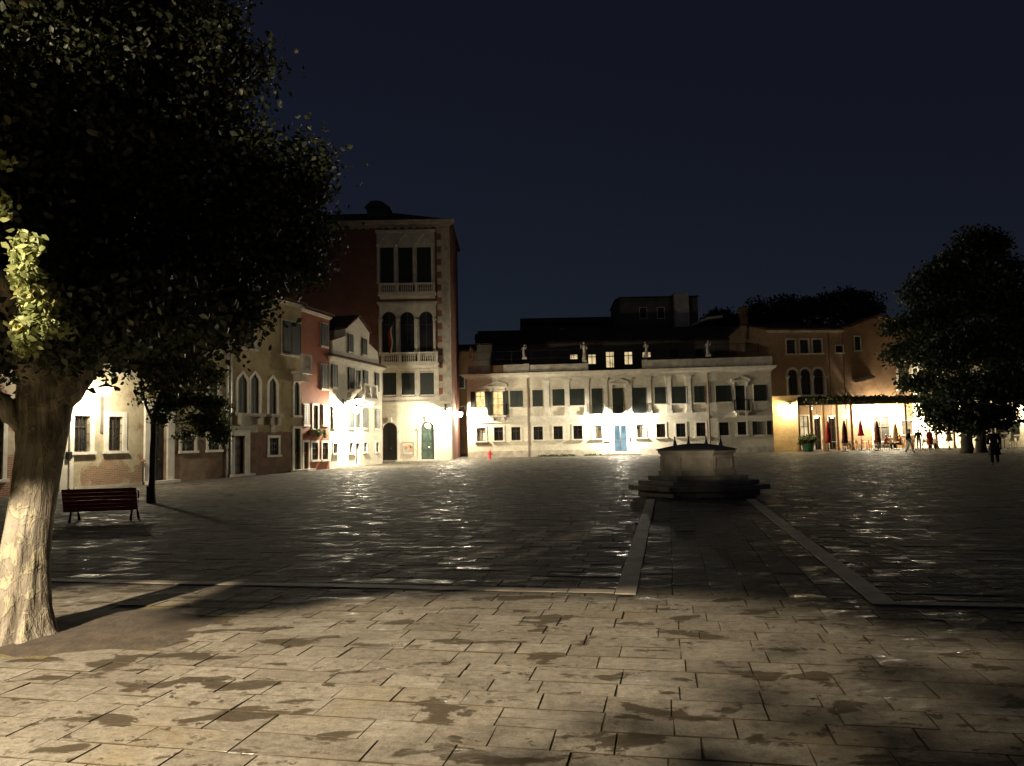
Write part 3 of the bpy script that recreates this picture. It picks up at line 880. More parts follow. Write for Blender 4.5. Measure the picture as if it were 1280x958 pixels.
# surround panels of the two upper triple windows
def panel(px0, px1, pt, pb, ops, cols, relief=False):
    o = ft.rect(px0, pt, px1, pb)
    mb = MB()
    sub = []
    for q in ops:
        a = ops_from([q])(ft)[0]
        sub.append((a[0] - o[0], a[1] - o[0], max(0, a[2] - o[2]), a[3] - o[2]) + a[4:])
    wall_front(mb, o[1] - o[0], o[3] - o[2], sub, y=-.06, dep=.1)
    mb.v = [(x + o[0], y, z + o[2]) for x, y, z in mb.v]
    mb.box(o[0] - .08, o[1] + .08, -.2, .02, o[3], o[3] + .2)
    mb.box(o[0] - .001, o[0] + .0, -.06, .02, o[2], o[3]).box(o[1], o[1] + .001, -.06, .02, o[2], o[3])
    for px in cols:
        u = ft.uz(px, (pt + pb) / 2)[0]
        zs = o[2] + (o[3] - o[2]) * (.70 if not relief else .76)
        mb.lathe([(.17, 0), (.17, .12), (.12, .18), (.11, zs - o[2] - .2), (.17, zs - o[2] - .1), (.2, zs - o[2])], 10, (u, -.13, o[2]))
    if relief:
        for q in ops:
            a = ops_from([q])(ft)[0]
            p1, p2 = arch_pts(a[0], a[1], a[3] + .1, .95, 'ogee', 14), arch_pts(a[0], a[1], a[3] + .1, .95, 'ogee', 14, .14)
            for i in range(14):
                mb.add([(p1[i][0], -.14, p1[i][1]), (p1[i + 1][0], -.14, p1[i + 1][1]), (p2[i + 1][0], -.14, p2[i + 1][1]), (p2[i][0], -.14, p2[i][1]),
                        (p1[i][0], -.055, p1[i][1]), (p1[i + 1][0], -.055, p1[i + 1][1]), (p2[i + 1][0], -.055, p2[i + 1][1]), (p2[i][0], -.055, p2[i][1])], [(0, 1, 2, 3), (3, 2, 6, 7), (1, 0, 4, 5)])
    mb.build('window_frame_stone', M['istria'], rtw)
panel(474.5, 545.5, 382, 441, sp[5:8], (476.3, 497.8, 521.2, 543.5))
panel(471, 543.5, 291, 354.5, sp[8:11], (473.3, 495.2, 518.6, 541), True)
MB().box(ft.uz(471, 372)[0], ft.uz(548, 372)[0], -.05, .02, ft.uz(510, 381)[1] + .1, ft.uz(510, 377)[1]).build('stone_band', M['istria'], rtw)
# quoins : stone and brick alternating up the corner
q1 = MB()
ztop = Zt - .55
n = 27
for i in range(n):
    za, zz = zb + .2 + (ztop - zb - .2) * i / n, zb + .2 + (ztop - zb - .2) * (i + 1) / n
    lng = .95 if i % 2 == 0 else .6
    q1.box(uR - lng, uR + .045, -.05, .6 if i % 2 else .4, za, zz)
    if i % 2: MB().box(uR - .95, uR - .602, -.045, .02, za, zz).build('quoin_brick', M['redbrick'], rtw)
q1.build('quoin', M['istria_old'], rtw)
c = cornice(rtw, 0, ft.W, Zt - .5, M['istria_old'], ((.1, .14), (.25, .08), (.42, .14), (.5, .14)))
dm = MB()
for i in range(int(ft.W / .62)):
    u = .2 + i * .62
    dm.box(u, u + .3, -.26, -.1, Zt - .62, Zt - .505)
dm.build('dentils', M['istria_old'], rtw)
cr = ft.uz(465, 252)
m = MB().box(cr[0] - .9, cr[0] + .8, 2.6, 4.4, Zt + .6, Zt + 2.0).prism([(cr[0] - 1.1, Zt + 2.0), (cr[0] + 1.0, Zt + 2.0), (cr[0] + .3, Zt + 2.5), (cr[0] - .5, Zt + 2.55)], 2.4, 4.6).build('roof_hut', M['darkwall'], rtw)
o = ft.rect(530.7, 527.6, 539.2, 536.4)
m = MB(); a, b_, c_, d_ = o
m.add([( (a + b_) / 2 + (b_ - a) / 2 * cos(k * pi / 8), y, (c_ + d_) / 2 + (d_ - c_) / 2 * sin(k * pi / 8)) for y in (.155, .06) for k in range(16)], [tuple(range(16, 32))] + [(k, (k + 1) % 16, (k + 1) % 16 + 16, k + 16) for k in range(16)])
m.ball(((a + b_) / 2, .06, (c_ + d_) / 2), .17, .06, .22)
m.build('emblem', M['istria'], rtw)
o = ft.rect(504.5, 553, 517, 568)
nb_ = thing('notice_board', 'pale notice board on the wall between the two palace doors', 'notice board', ft.world((o[0] + o[1]) / 2, -.03, o[2]), ft.rz)
w_, h_ = (o[1] - o[0]) / 2, o[3] - o[2]
MB().box(-w_, w_, -.04, 0, 0, h_).build('board', plain('board_cream', (.55, .50, .42), .7, .1, 4), nb_)
MB().box(-w_ - .05, -w_, -.06, 0, -.05, h_ + .05).box(w_, w_ + .05, -.06, 0, -.05, h_ + .05).box(-w_, w_, -.06, 0, -.05, 0).box(-w_, w_, -.06, 0, h_, h_ + .05).build('frame', M['frame'], nb_)
for dx, dz, ww, hh, cc in ((-.2, .45, .12, .1, (.5, .2, .12)), (.08, .5, .15, .12, (.45, .3, .2)), (-.1, .2, .2, .14, (.4, .36, .3)), (.22, .22, .1, .2, (.5, .25, .15))):
    MB().box(dx - ww, dx + ww, -.048, -.041, dz, dz + hh * 2).build('poster', plain('poster_paper', cc, .8, .2, 6), nb_)
# flag on the balcony
u, z = ft.uz(493, 441, -.9)
fl = thing('flag', 'Italian tricolour hanging limp from the palace balcony', 'flag', ft.world(u, -.9, z), ft.rz)
MB().tube([(0, .3, -.3), (0, -.5, 2.3)], .03, 8).ball((0, -.5, 2.33), .06).build('pole', M['copper'], fl)
def flagmat():
    t = NT('tricolour_cloth')
    a = t.n('ShaderNodeAttribute', attribute_name='rnd').outputs['Fac']
    c = t.n('ShaderNodeValToRGB', {'Fac': a}); c.color_ramp.interpolation = 'CONSTANT'
    e = c.color_ramp.elements; e.new(.5)
    for el, (p, cc) in zip(e, ((0, (.0, .16, .05)), (.34, (.62, .6, .56)), (.67, (.5, .02, .02)))): el.position = p; el.color = c4(cc)
    return t.done(t.princ(color=c.outputs[0], rough=.8, spec=.1))
m = MB()
nx, nz = 15, 14
for i in range(nx):
    for j in range(nz):
        def q(i, j):
            v = j / nz; s_ = i / nx
            return (-.36 * s_ - .05 * sin(j * .5) + .0, -.45 + .13 * sin(s_ * 14 + v * 2) * (.3 + v) + .15 * v, 2.15 - 2.0 * v - .45 * s_ * (1 - v * .4))
        m.add([q(i, j), q(i + 1, j), q(i + 1, j + 1), q(i, j + 1)], [(0, 1, 2, 3)], .1 if i < 3 else (.5 if i < 9 else .9))
m.build('cloth', flagmat(), fl, True, True)
# lamp at the palace corner
wall_lamp('street lamp on the stone corner of the tall palace, right of its green door', ft, 556, 517, .7, 900, NEUT, .2)

# ------------------------------------------------------------------ long palazzo
A, B = G(585, 572.6), G(968, 566)
fp = Fac(A, B)
Zp = fp.uz(775, 463.5)[1]
spL = [((596, 535, 607.2, 551.5), 'glass', {'lit': 'pale'}), ((617.5, 534.2, 629, 551), 'glass', {}), ((639.2, 534, 650.5, 550.6), 'glass', {}),
       ((667, 533.5, 678.6, 550), 'bars', {}), ((692, 533, 703.5, 549.3), 'bars', {}), ((716.7, 532.3, 728, 549), 'bars', {}), ((741.6, 532, 752.5, 548.2), 'glass', {'lit': 'pale'}),
       ((796, 530.7, 806.5, 547), 'glass', {'lit': 'pale'}), ((820.6, 530, 831.7, 546.8), 'bars', {}), ((845.2, 529.5, 857, 546.3), 'bars', {}), ((870.5, 528.5, 882.2, 545.6), 'bars', {}),
       ((899, 528, 911, 544.5), 'bars', {}), ((922, 527.5, 933.2, 543.7), 'bars', {}), ((946.5, 527, 958, 543.5), 'open', {'lit': 'pale'})]
for q in spL:
    q[2].update({'sur': .13, 'surd': .03})
spU = [((594.5, 490, 606, 510), 'open', {'lit': 'lit', 'sur': .1}), ((616, 489.5, 628.5, 519), 'open', {'lit': 'lit', 'sur': .1, 'sill': False}), ((638.5, 489.5, 652, 509), 'dark', {'sur': .1}),
       ((666.5, 488.5, 677, 508.5), 'dark', {'sur': .06}), ((691.5, 487.5, 705, 507.5), 'dark', {'sur': .06}), ((713, 487, 730, 507), 'dark', {'sur': .06}), ((740.5, 486.5, 753.5, 517), 'dark', {'sur': .06, 'sill': False}),
       ((766.5, 486, 778, 517), 'dark', {'sur': .06, 'sill': False}), ((791, 485.5, 808, 516.5), 'dark', {'sur': .06, 'sill': False}), ((819, 484.8, 833, 505), 'dark', {'sur': .06}), ((841, 484, 858.5, 504.5), 'dark', {'sur': .06}), ((868.5, 483.5, 879.5, 503.5), 'dark', {'sur': .06}),
       ((895.5, 482.8, 912, 502.5), 'dark', {'sur': .1}), ((919.5, 482, 931.5, 513), 'shut', {'sur': .1, 'sill': False}), ((943, 482, 957, 501.5), 'dark', {'sur': .1})]
spD = [((768, 531.5, 783.5, 563), 'doorglass', {'lit': 'blue', 'sur': .2})]
sp = spL + spU + spD
fp, rp = building('palazzo', 'long pale two-storey palazzo with statues along its roof terrace', A, B, Zp, 14, M['pal_plaster'], ops_from(sp), roof=None, cat='palazzo')
ws_ = fill(fp, rp, sp[:-1])
o = ops_from(spD)(fp)[0]
o = (o[0], o[1], .3, o[3])
dr = MB(); um = (o[0] + o[1]) / 2
for a, b in ((o[0], um - .005), (um + .005, o[1])):
    dr.box(a, a + .05, .1, .15, o[2], o[3]).box(b - .05, b, .1, .15, o[2], o[3]).box(a + .05, b - .05, .1, .15, o[2], o[2] + .1).box(a + .05, b - .05, .1, .15, o[3] - .06, o[3]).box(a + .05, b - .05, .105, .145, o[2] + .95, o[2] + 1.03)
dr = dr.build('door', M['steel'], rp)
MB().box(o[0] + .002, o[1] - .002, .12, .13, o[2] + .002, o[3] - .002).build('pane', M['blue'], dr)
MB().box(um - .06, um - .03, .06, .1, o[2] + .8, o[2] + 1.3).box(um + .03, um + .06, .06, .1, o[2] + .8, o[2] + 1.3).build('handle', M['steel'], dr)
MB().box(o[0] - .22, o[0], -.05, .02, 0, o[3]).box(o[1], o[1] + .22, -.05, .02, 0, o[3]).box(o[0] - .22, o[1] + .22, -.05, .02, o[3], o[3] + .22).build('surround', M['istria'], dr)
MB().box(o[0] - 1.1, o[1] + 1.1, -1.1, .02, 0, .16).box(o[0] - .6, o[1] + .6, -.6, .02, .161, .3).build('step', M['istria'], rp)
zS = fp.uz(775, 524)[1]
m = MB(); 
m.box(0, fp.W, -.1, .02, zS - .1, zS + .12).box(0, fp.W, -.04, .02, zS + .12, zS + .42)
m.build('string_course', M['istria'], rp)
m = MB()
zpl = fp.uz(775, 561)[1]
edges = [0] + [fp.uz(px, 560)[0] for px in (660, 766.3, 785.2, 886)] + [fp.W]
for a, b in ((edges[0], edges[1]), (edges[1], edges[2]), (edges[3], edges[4]), (edges[4], edges[5])):
    m.box(a + .002, b - .002, -.07, .02, 0, .55)
m.build('plinth', M['istria_old'], rp)
cornice(rp, 0, fp.W, Zp - .42, M['istria'], ((.08, .14), (.2, .1), (.38, .16), (.46, .06)))
zE = fp.uz(775, 475)[1]
m = MB()
um0, um1 = fp.uz(664, 478)[0], fp.uz(884, 474)[0]
m.box(um0, um1, -.05, .02, zE + .2, zE + .36)
for px in (683.5, 709, 733.3, 756.5, 787, 811, 836, 860.8):
    u = fp.uz(px, 500)[0]; uw = .22
    m.box(u - uw, u + uw, -.10, .02, zS + .421, zE + .02).box(u - uw - .07, u + uw + .07, -.16, .02, zE + .02, zE + .2).box(u - uw - .05, u + uw + .05, -.14, .02, zS + .4, zS + .66)
m.build('pilasters', M['istria'], rp)
for px, py, pw, pb in ((621.5, 476.5, 12, 482.5), (773, 473.5, 12.5, 479), (925, 469.5, 12, 475.5)):
    u, z1 = fp.uz(px, py); z0 = fp.uz(px, pb)[1]; w_ = fp.uz(px + pw, py)[0] - u
    m = MB()
    for k in (-1, 1):
        m.prism([(u, z1 - .13), (u + k * w_, z0), (u + k * w_, z0 + .13), (u, z1)] if k > 0 else [(u, z1), (u - w_, z0 + .13), (u - w_, z0), (u, z1 - .13)], -.26, .02)
    m.box(u - w_, u + w_, -.2, .02, z0 - .16, z0 - .002).box(u - w_ * .8, u - w_ * .62, -.15, .02, z0 - .5, z0 - .161).box(u + w_ * .62, u + w_ * .8, -.15, .02, z0 - .5, z0 - .161)
    m.build('pediment', M['istria'], rp)
for px0, px1, pz in ((613, 632.5, 520), (917, 936, 514)):
    o = fp.rect(px0, pz - 1, px1, pz)
    iron_balcony(rp, o[0], o[1], o[2])
o = fp.rect(738, 517.5, 810, 518.5)
for px0, px1 in ((739, 755), (764, 781), (790, 810)):
    q = fp.rect(px0, 507, px1, 517)
    g_ = MB()
    g_.box(q[0], q[1], -.2, -.17, q[3] - .04, q[3])
    nn = int((q[1] - q[0]) / .13)
    for i in range(nn + 1):
        u = q[0] + (q[1] - q[0]) * i / nn
        g_.box(u - .012, u + .012, -.197, -.173, zS + .425, q[3] - .04)
    g_.build('railing', M['iron'], rp)
pipe(rp, fp.uz(660.5, 520)[0], 0, Zp - .45, M['copper'], y=-.14, r=.07)
pipe(rp, fp.uz(886, 520)[0], 0, Zp - .45, M['copper'], y=-.14, r=.07)
# parapet of the roof terrace
zP = fp.uz(775, 452)[1]
q = [fp.uz(px, 456)[0] for px in (584.5, 612, 629, 658, 735, 806, 966)]
MB().box(q[0] + .03, q[1], .12, .4, Zp + .001, zP).build('parapet', M['istria_old'], rp)
MB().box(q[2], q[3] - .25, .12, .4, Zp + .001, zP + .03).box(q[3] - .25, q[3] + .22, .08, .44, Zp + .002, zP + .08).box(q[3] + .22, q[4], .2, .42, Zp + .001, zP - .05).build('parapet', M['istria_old'], rp)
MB().box(q[5] - .22, q[5] + .22, .08, .44, Zp + .002, zP + .1).box(q[5] + .22, q[6], .12, .4, Zp + .001, zP + .05).build('parapet', M['istria_old'], rp)
MB().box(q[1], q[2], .16, .36, Zp + .001, zP).build('parapet_infill', M['brown'], rp)
m = MB()
zR = fp.uz(775, 434)[1]
for i in range(15):
    u = .4 + (fp.W - 1.2) * i / 14
    m.box(u - .02, u + .02, .58, .62, Zp, zR)
m.box(.38, fp.W - .78, .585, .615, zR, zR + .03).box(.38, fp.W - .78, .585, .615, Zp + 1.35, Zp + 1.38)
m.build('terrace_railing', M['iron'], rp)
o = fp.uz(755, 554)
MB().box(o[0], o[0] + .5, -.03, .02, o[1], o[1] + .12).build('letter_slot', M['steel'], rp)
o = fp.uz(786.5, 551)
MB().box(o[0], o[0] + .12, -.06, .02, o[1], o[1] + .35).build('intercom', M['steel'], rp)
wall_lamp('lamp over the blue-lit glass door of the long palazzo', fp, 775, 524.5, .8, 1500, (1., .9, .7), .17, arm_up=.3)
root = thing('wall_lamp', 'street lamp hanging over the alley mouth from the left corner of the long palazzo', 'lamp', fp.world(0, .2, 0), fp.rz, 'street lamps on the house walls')
lx, lz = fp.uz(574.5, 518, -.9)
MB().tube([(-.0, 0, lz + .45), (lx * .5, -.5, lz + .75), (lx, -1.1, lz + .6), (lx, -1.1, lz + .3)], .025, 8).tube([(-.0, 0, lz + .1), (lx * .5, -.48, lz + .7)], .018, 6).build('bracket', M['iron'], root)
MB().lathe([(.03, lz + .42), (.06, lz + .34), (.34, lz + .21), (.34, lz + .18), (.2, lz + .19)], 16, (lx, -1.1, 0)).build('shade', M['iron'], root)
MB().ball((lx, -1.1, lz), .25, .25, .27, 14).build('globe', M['bulb'], root, True)
point(root, (lx, -1.1, lz), 950, NEUT, .16)
# statues
def statue(label, px, py_top, py_base, lean, arm):
    u, z0 = fp.uz(px, py_base)[0], fp.uz(px, py_base, .26)[1]
    h = fp.uz(px, py_top, .26)[1] - z0
    r_ = thing('statue', label, 'statue', fp.world(u, .26, z0), fp.rz, 'statues on the palazzo terrace')
    MB().box(-.2, .2, -.17, .17, 0, .18).build('base', M['istria_old'], r_)
    k = (h - .18) / 1.7
    m = MB()
    prof = [(.20, 0), (.23, .06), (.19, .4), (.17, .75), (.16, .95), (.2, 1.2), (.21, 1.32), (.13, 1.42), (.065, 1.46), (.06, 1.5), (.10, 1.56), (.105, 1.64), (.07, 1.73)]
    n_ = 16; vs = []
    for rr, z in prof:
        for a in range(n_):
            th = 2 * pi * a / n_
            q_ = rr * (1 + (.09 * sin(5 * th + z * 2) if z < 1.25 else 0))
            vs.append((q_ * cos(th) * k + lean * sin(z * 2.1) * .12, q_ * sin(th) * k * (.8 if z > 1.1 else 1), .18 + z * k))
    fs = [(i * n_ + a, i * n_ + (a + 1) % n_, (i + 1) * n_ + (a + 1) % n_, (i + 1) * n_ + a) for i in range(len(prof) - 1) for a in range(n_)]
    fs += [tuple(range(n_ - 1, -1, -1)), tuple(range((len(prof) - 1) * n_, len(prof) * n_))]
    m.add(vs, fs)
    x = lean * .07
    for sgn in (-1, 1):
        e = (sgn * .3 * k + x, -.05, .18 + 1.12 * k)
        hnd = (sgn * .18 * k + x, -.2 * k, .18 + .98 * k) if sgn != arm else (sgn * .33 * k + x, -.15 * k, .18 + 1.5 * k)
        m.tube([(sgn * .16 * k + x, 0, .18 + 1.33 * k), e, hnd], [.07 * k, .055 * k, .04 * k], 8)
    m.build('figure', M['istria_old'], r_, True)
statue('stone statue at the left end of the palazzo terrace', 588, 433, 450.5, .6, 0)
statue('stone statue above the left drainpipe of the palazzo', 655.5, 431, 449.5, -.6, 1)
statue('slim stone statue before the lit rear windows left of the terrace gap', 730.5, 428, 453, .3, -1)
statue('stone statue at the terrace gap, above the blue-lit door', 807.5, 427.5, 447, .7, 0)
statue('faint stone statue above the right part of the palazzo terrace', 886, 426, 446, -.4, 1)
# hydrant
h = G(612.5, 574.2)
hy = thing('hydrant', 'red fire hydrant at the foot of the palazzo', 'hydrant', (h.x, h.y, 0), 0)
MB().lathe([(.15, 0), (.15, .06), (.1, .08), (.1, .5), (.14, .52), (.14, .57), (.11, .6), (.09, .68), (.03, .72)], 14).build('body', M['hydrant'], hy, False)
for s_ in (-1, 1): MB().tube([(s_ * .08, 0, .42), (s_ * .19, 0, .42)], .05, 10).build('outlet', M['hydrant'], hy)

# ------------------------------------------------------------------ orange house, brown house and the houses beyond the right tree
A = G(966.5, 563.8); B = G(1060, 561.6)
fo = Fac(A, B)
Zo = fo.uz(1010, 413)[1]
gz = fo.uz(1000, 497)[1]
sp = [((983.3, 425, 993.7, 442.5), 'glass', {'sur': .12, 'surd': .03}), ((1000, 425, 1010.3, 442), 'glass', {'sur': .12, 'surd': .03}), ((1016, 424.7, 1027, 441.7), 'glass', {'sur': .12, 'surd': .03}),
      ((985.2, 462, 997, 494), 'glass', {'arch': 'round', 'sur': .2, 'sill': False}), ((1001, 461.5, 1013, 493.7), 'glass', {'arch': 'round', 'sur': .2, 'sill': False}), ((1016.8, 461, 1029, 493.5), 'glass', {'arch': 'round', 'sur': .2, 'sill': False}),
      ((1001, 520, 1011.5, 563), 'doorglass', {'sur': .1, 'lit': 'lit2'}), ((1018, 521, 1026, 563), 'doorglass', {'sur': .1}), ((1036, 521, 1045, 563), 'doorglass', {'sur': .1}), ((1044.5, 432.5, 1054, 441), 'shut', {'sur': .1})]
def loggia(mb, f): pass
fo, ro = building('orange_house', 'orange plastered house with three white arches above the cafe pergola', A, B, Zo, 11, M['orange'], ops_from(sp), rise=1.3)
fill(fo, ro, sp)
for px in (983.6, 999, 1015, 1030.5):
    u = fo.uz(px, 478)[0]; z0 = fo.uz(px, 494)[1]
    MB().lathe([(.17, 0), (.17, .12), (.12, .16), (.105, 1.5), (.15, 1.56), (.2, 1.72), (.2, 1.78)], 12, (u, -.12, z0)).build('column', M['istria'], ro, False)
cornice(ro, 0, fo.W, Zo - .24, M['istria_old'], ((.06, .1), (.16, .14)))
pipe(ro, fo.uz(1036, 450)[0], gz, Zo - .3, M['copper'])
# projecting ground floor piece at the palazzo corner carries the bracket lamp
Gp = Fac(G(967, 565.2), G(999.5, 564.8))
def porchops(f): return []
zq = Gp.uz(983, 497)[1]
gp, rgp = building('corner_annex', 'low orange annex between the long palazzo and the cafe pergola', Gp.A, Gp.B, zq, max(.6, 1.2), plaster('annex_plaster', (.5, .38, .22), .42, 1, .25), [], roof=None, cat='annex')
MB().box(-.1, gp.W + .1, -.12, 1.2, zq + .001, zq + .14).build('coping', M['istria_old'], rgp)
MB().box(.2, gp.W - .3, -.02, .02, gp.uz(983, 519)[1], gp.uz(983, 519)[1] + .05).build('moulding', M['istria_old'], rgp)
wall_lamp('bright lamp on the orange annex beside the cafe pergola', gp, 988, 509.5, .6, 300, (1., .78, .42), .17, bulb='bulb_warm', arm_up=.3)
ch = Fac(P(963.5, 560, 73), P(977, 560, 73))
fch, rch = building('link_house', 'narrow dark house squeezed between the palazzo and the orange house', ch.A - ch.e * .5, ch.B, ch.uz(970, 418)[1], 6, M['brown'], [], rise=.8)
# big chimney behind
def chimney(label, px, pt, pb, wpx, D):
    a = P(px, pb, D); t_ = P(px, pt, D); w_ = wpx * D / F / 2
    r_ = thing('chimney', label, 'chimney', (a.x, a.y, 0))
    MB().box(-w_ * .8, w_ * .8, -w_ * .8, w_ * .8, 0, t_.z - w_ * 2.2).build('stack', M['brown'], r_)
    MB().lathe([(w_ * 1.1, t_.z - w_ * 2.2), (w_ * 1.55, t_.z - w_ * .7), (w_ * 1.55, t_.z - w_ * .4), (w_ * .9, t_.z)], 12).build('chimney_pot', M['brown'], r_)
chimney('tall plain chimney rising behind the right end of the palazzo', 931, 384, 430, 10, 82)
# brown house with the raking roof
A = G(1060.5, 561.6); B = G(1192, 558.5)
fb_ = Fac(A, B)
Zb = fb_.uz(1070, 409)[1]
sp = [((1068.3, 421, 1075, 438), 'shut', {'sur': .1, 'smat': M['istria_old']}), ((1123, 452, 1137, 487), 'glass', {'arch': 'round', 'sur': .22, 'smat': M['istria']}),
      ((1092, 521, 1113, 561), 'doorglass', {'sur': .18}), ((1127, 526, 1141, 543), 'glass', {'lit': 'lit2', 'sur': .12}), ((1156, 522, 1168, 560), 'doorglass', {'sur': .12, 'lit': 'lit'}), ((1176, 524, 1188, 546), 'glass', {'lit': 'lit2', 'sur': .12})]
def rake(mb, f):
    pts = [(0, Zb - .01), (f.W, Zb - .01), (f.W, f.uz(1190, 420)[1]), f.uz(1094, 397), (f.uz(1062, 409)[0], Zb)]
    mb.prism(pts, .003, 9.5)
fb_, rb = building('brown_house', 'brown house with a raking roof and one big arched window, above the brightly lit cafe', A, B, Zb, 10, M['brown'], ops_from(sp), roof=None, extra=rake)
fill(fb_, rb, sp)
m = MB()
a, b_, c_ = fb_.uz(1058, 409.3), fb_.uz(1094, 396), fb_.uz(1193, 419)
for p_, q_ in ((a, b_), (b_, c_)):
    v = [(p_[0], -.4, p_[1]), (q_[0], -.4, q_[1]), (q_[0], 10, q_[1]), (p_[0], 10, p_[1])]
    m.add(v + [(x, y, z + .16) for x, y, z in v], [(3, 2, 1, 0), (4, 5, 6, 7), (0, 1, 5, 4), (1, 2, 6, 5), (2, 3, 7, 6), (3, 0, 4, 7)])
m.build('roof', M['tiles'], rb)
o = fb_.rect(1066, 472, 1090, 479)
m = MB()
v = [(o[0], -.6, o[2]), (o[1], -.6, o[3] - .1), (o[1], .02, o[3] + .1), (o[0], .02, o[2] + .2)]
m.add(v + [(x, y, z + .14) for x, y, z in v], [(3, 2, 1, 0), (4, 5, 6, 7), (0, 1, 5, 4), (1, 2, 6, 5), (2, 3, 7, 6), (3, 0, 4, 7)])
m.build('canopy_ledge', M['istria_old'], rb)
A = G(1192.5, 558.5); B = G(1244, 557)
f_ = Fac(A, B)
sp = [((1200, 450, 1208, 470), 'shut', {'sur': .1}), ((1222, 450, 1230, 470), 'shut', {'sur': .1}), ((1199, 524, 1208, 545), 'glass', {'lit': 'lit2', 'sur': .12}), ((1216, 520, 1226, 558), 'door', {'mat': M['door_dark'], 'sur': .12})]
f_, r_ = building('rose_house', 'dim rose-brown house half hidden behind the big right tree', A, B, f_.uz(1220, 425)[1], 9, plaster('rose_plaster', (.33, .19, .13), .2, 0, .25), ops_from(sp), rise=1.2)
fill(f_, r_, sp)
A = G(1246, 560); B = G(1345, 556.5)
f_ = Fac(A, B)
Zk = f_.uz(1270, 428)[1]
sp = [((1250.5, 526, 1258.5, 541), 'dark', {'sur': .1}), ((1266.5, 529, 1272.5, 543.5), 'dark', {'sur': .1}), ((1283, 520, 1297, 556), 'door', {'mat': M['door'], 'sur': .2}), ((1252, 460, 1261, 484), 'shut', {'sur': .1}), ((1290, 460, 1300, 484), 'shut', {'sur': .1}), ((1310, 527, 1320, 543), 'dark', {'sur': .1})]
f_, r_ = building('corner_house', 'pale house with stone quoins at the right edge, beyond the dark tree', A, B, Zk, 10, M['pal_plaster'], ops_from(sp), rise=1.5)
fill(f_, r_, sp)
m = MB()
uq = f_.uz(1279, 440)[0]
for i in range(12):
    z_ = 3.4 + i * .42
    if z_ < Zk - .5: m.box(uq - (.28 if i % 2 else .45), uq + .3, -.05, .02, z_, z_ + .40)
m.box(0, f_.W, -.1, .02, f_.uz(1270, 518)[1], f_.uz(1270, 518)[1] + .2)
m.build('quoins', M['istria'], r_)
wall_lamp('lamp on the pale corner house at the right edge', f_, 1292, 513, .7, 260, (1., .82, .5), .15)

# ------------------------------------------------------------------ rear houses and skyline
A, B = P(598, 560, 79), P(952, 560, 79)
f_ = Fac((A.x, A.y), (B.x, B.y))
Zh = f_.uz(770, 428)[1]
sp = [((712.5, 443, 722.5, 449.5), 'glass', {'lit': 'lit2', 'sur': 0, 'sill': False}), ((735, 442.7, 745.3, 455.5), 'glass', {'lit': 'lit2', 'sur': 0, 'sill': False}),
      ((757.3, 439.5, 768, 460), 'glass', {'lit': 'lit2', 'sur': 0, 'sill': False}), ((780.5, 439.5, 791, 456), 'glass', {'lit': 'lit2', 'sur': 0, 'sill': False}), ((803, 440, 814, 447), 'glass', {'lit': 'lit2', 'sur': 0, 'sill': False}), ((838, 437, 848, 447), 'shut', {'sur': 0, 'sill': False}), ((870, 436, 880, 446), 'shut', {'sur': 0, 'sill': False})]
f_, r_ = building('rear_house', 'dark house behind the roof terrace with a row of small lit windows', (A.x, A.y), (B.x, B.y), Zh, 12, M['darkwall'], ops_from(sp), rise=2.2)
fill(f_, r_, sp)
def dark_block(name, label, px0, px1, pt, D, dep, roof, rise, wins=(), mat=None):
    A, B = P(px0, 560, D), P(px1, 560, D)
    f_ = Fac((A.x, A.y), (B.x, B.y))
    f_, r_ = building(name, label, (A.x, A.y), (B.x, B.y), f_.uz((px0 + px1) / 2, pt)[1], dep, mat or M['darkwall'], ops_from(wins), roof=roof, rise=rise)
    fill(f_, r_, wins)
    return f_, r_
f_, r_ = dark_block('tower_house', 'dark flat-topped tower house on the skyline with a pale roof hut', 781, 879, 372, 100, 10, 'gable', .6, [((800, 385, 808, 398), 'shut', {'sur': .1}), ((822, 385, 830, 398), 'shut', {'sur': .1})])
u0, u1, z0, z1 = f_.rect(841, 368, 859, 398)
MB().box(u0, u1, -1.0, 1.2, z0 - 3, z1).build('roof_hut', M['white_plaster'], r_)
dark_block('low_house', 'dark low house on the skyline left of the tower house', 655, 782, 405, 108, 10, 'gable', 1.6, [((700, 412, 707, 424), 'shut', {'sur': .1})])
dark_block('far_house', 'farthest dark house roof on the left skyline beside the alley', 596, 660, 424, 112, 8, 'gable', 1.3, [((620, 432, 627, 444), 'shut', {'sur': .1})])
f_, r_ = dark_block('attic_house', 'small rear house with a pale raking eave below the skyline trees', 864, 892, 412, 90, 8, None, 0, mat=M['brown'])
m = MB(); a, b_ = f_.uz(864, 409), f_.uz(884, 400); c_ = f_.uz(902, 398)
for p_, q_ in ((a, b_), (b_, c_)):
    v = [(p_[0], -.5, p_[1]), (q_[0], -.5, q_[1]), (q_[0], 8, q_[1]), (p_[0], 8, p_[1])]
    m.add(v + [(x, y, z + .3) for x, y, z in v], [(3, 2, 1, 0), (4, 5, 6, 7), (0, 1, 5, 4), (1, 2, 6, 5), (2, 3, 7, 6), (3, 0, 4, 7)])
m.build('roof', M['istria_old'], r_)
A, B = P(569, 560, 82), P(600, 560, 82)
f_, r_ = dark_block('alley_house', 'dark house closing the narrow alley beside the tall palace', 560, 604, 440, 84, 8, 'gable', 1.2, [((574, 470, 580, 485), 'shut', {'sur': .1})], mat=M['brown'])

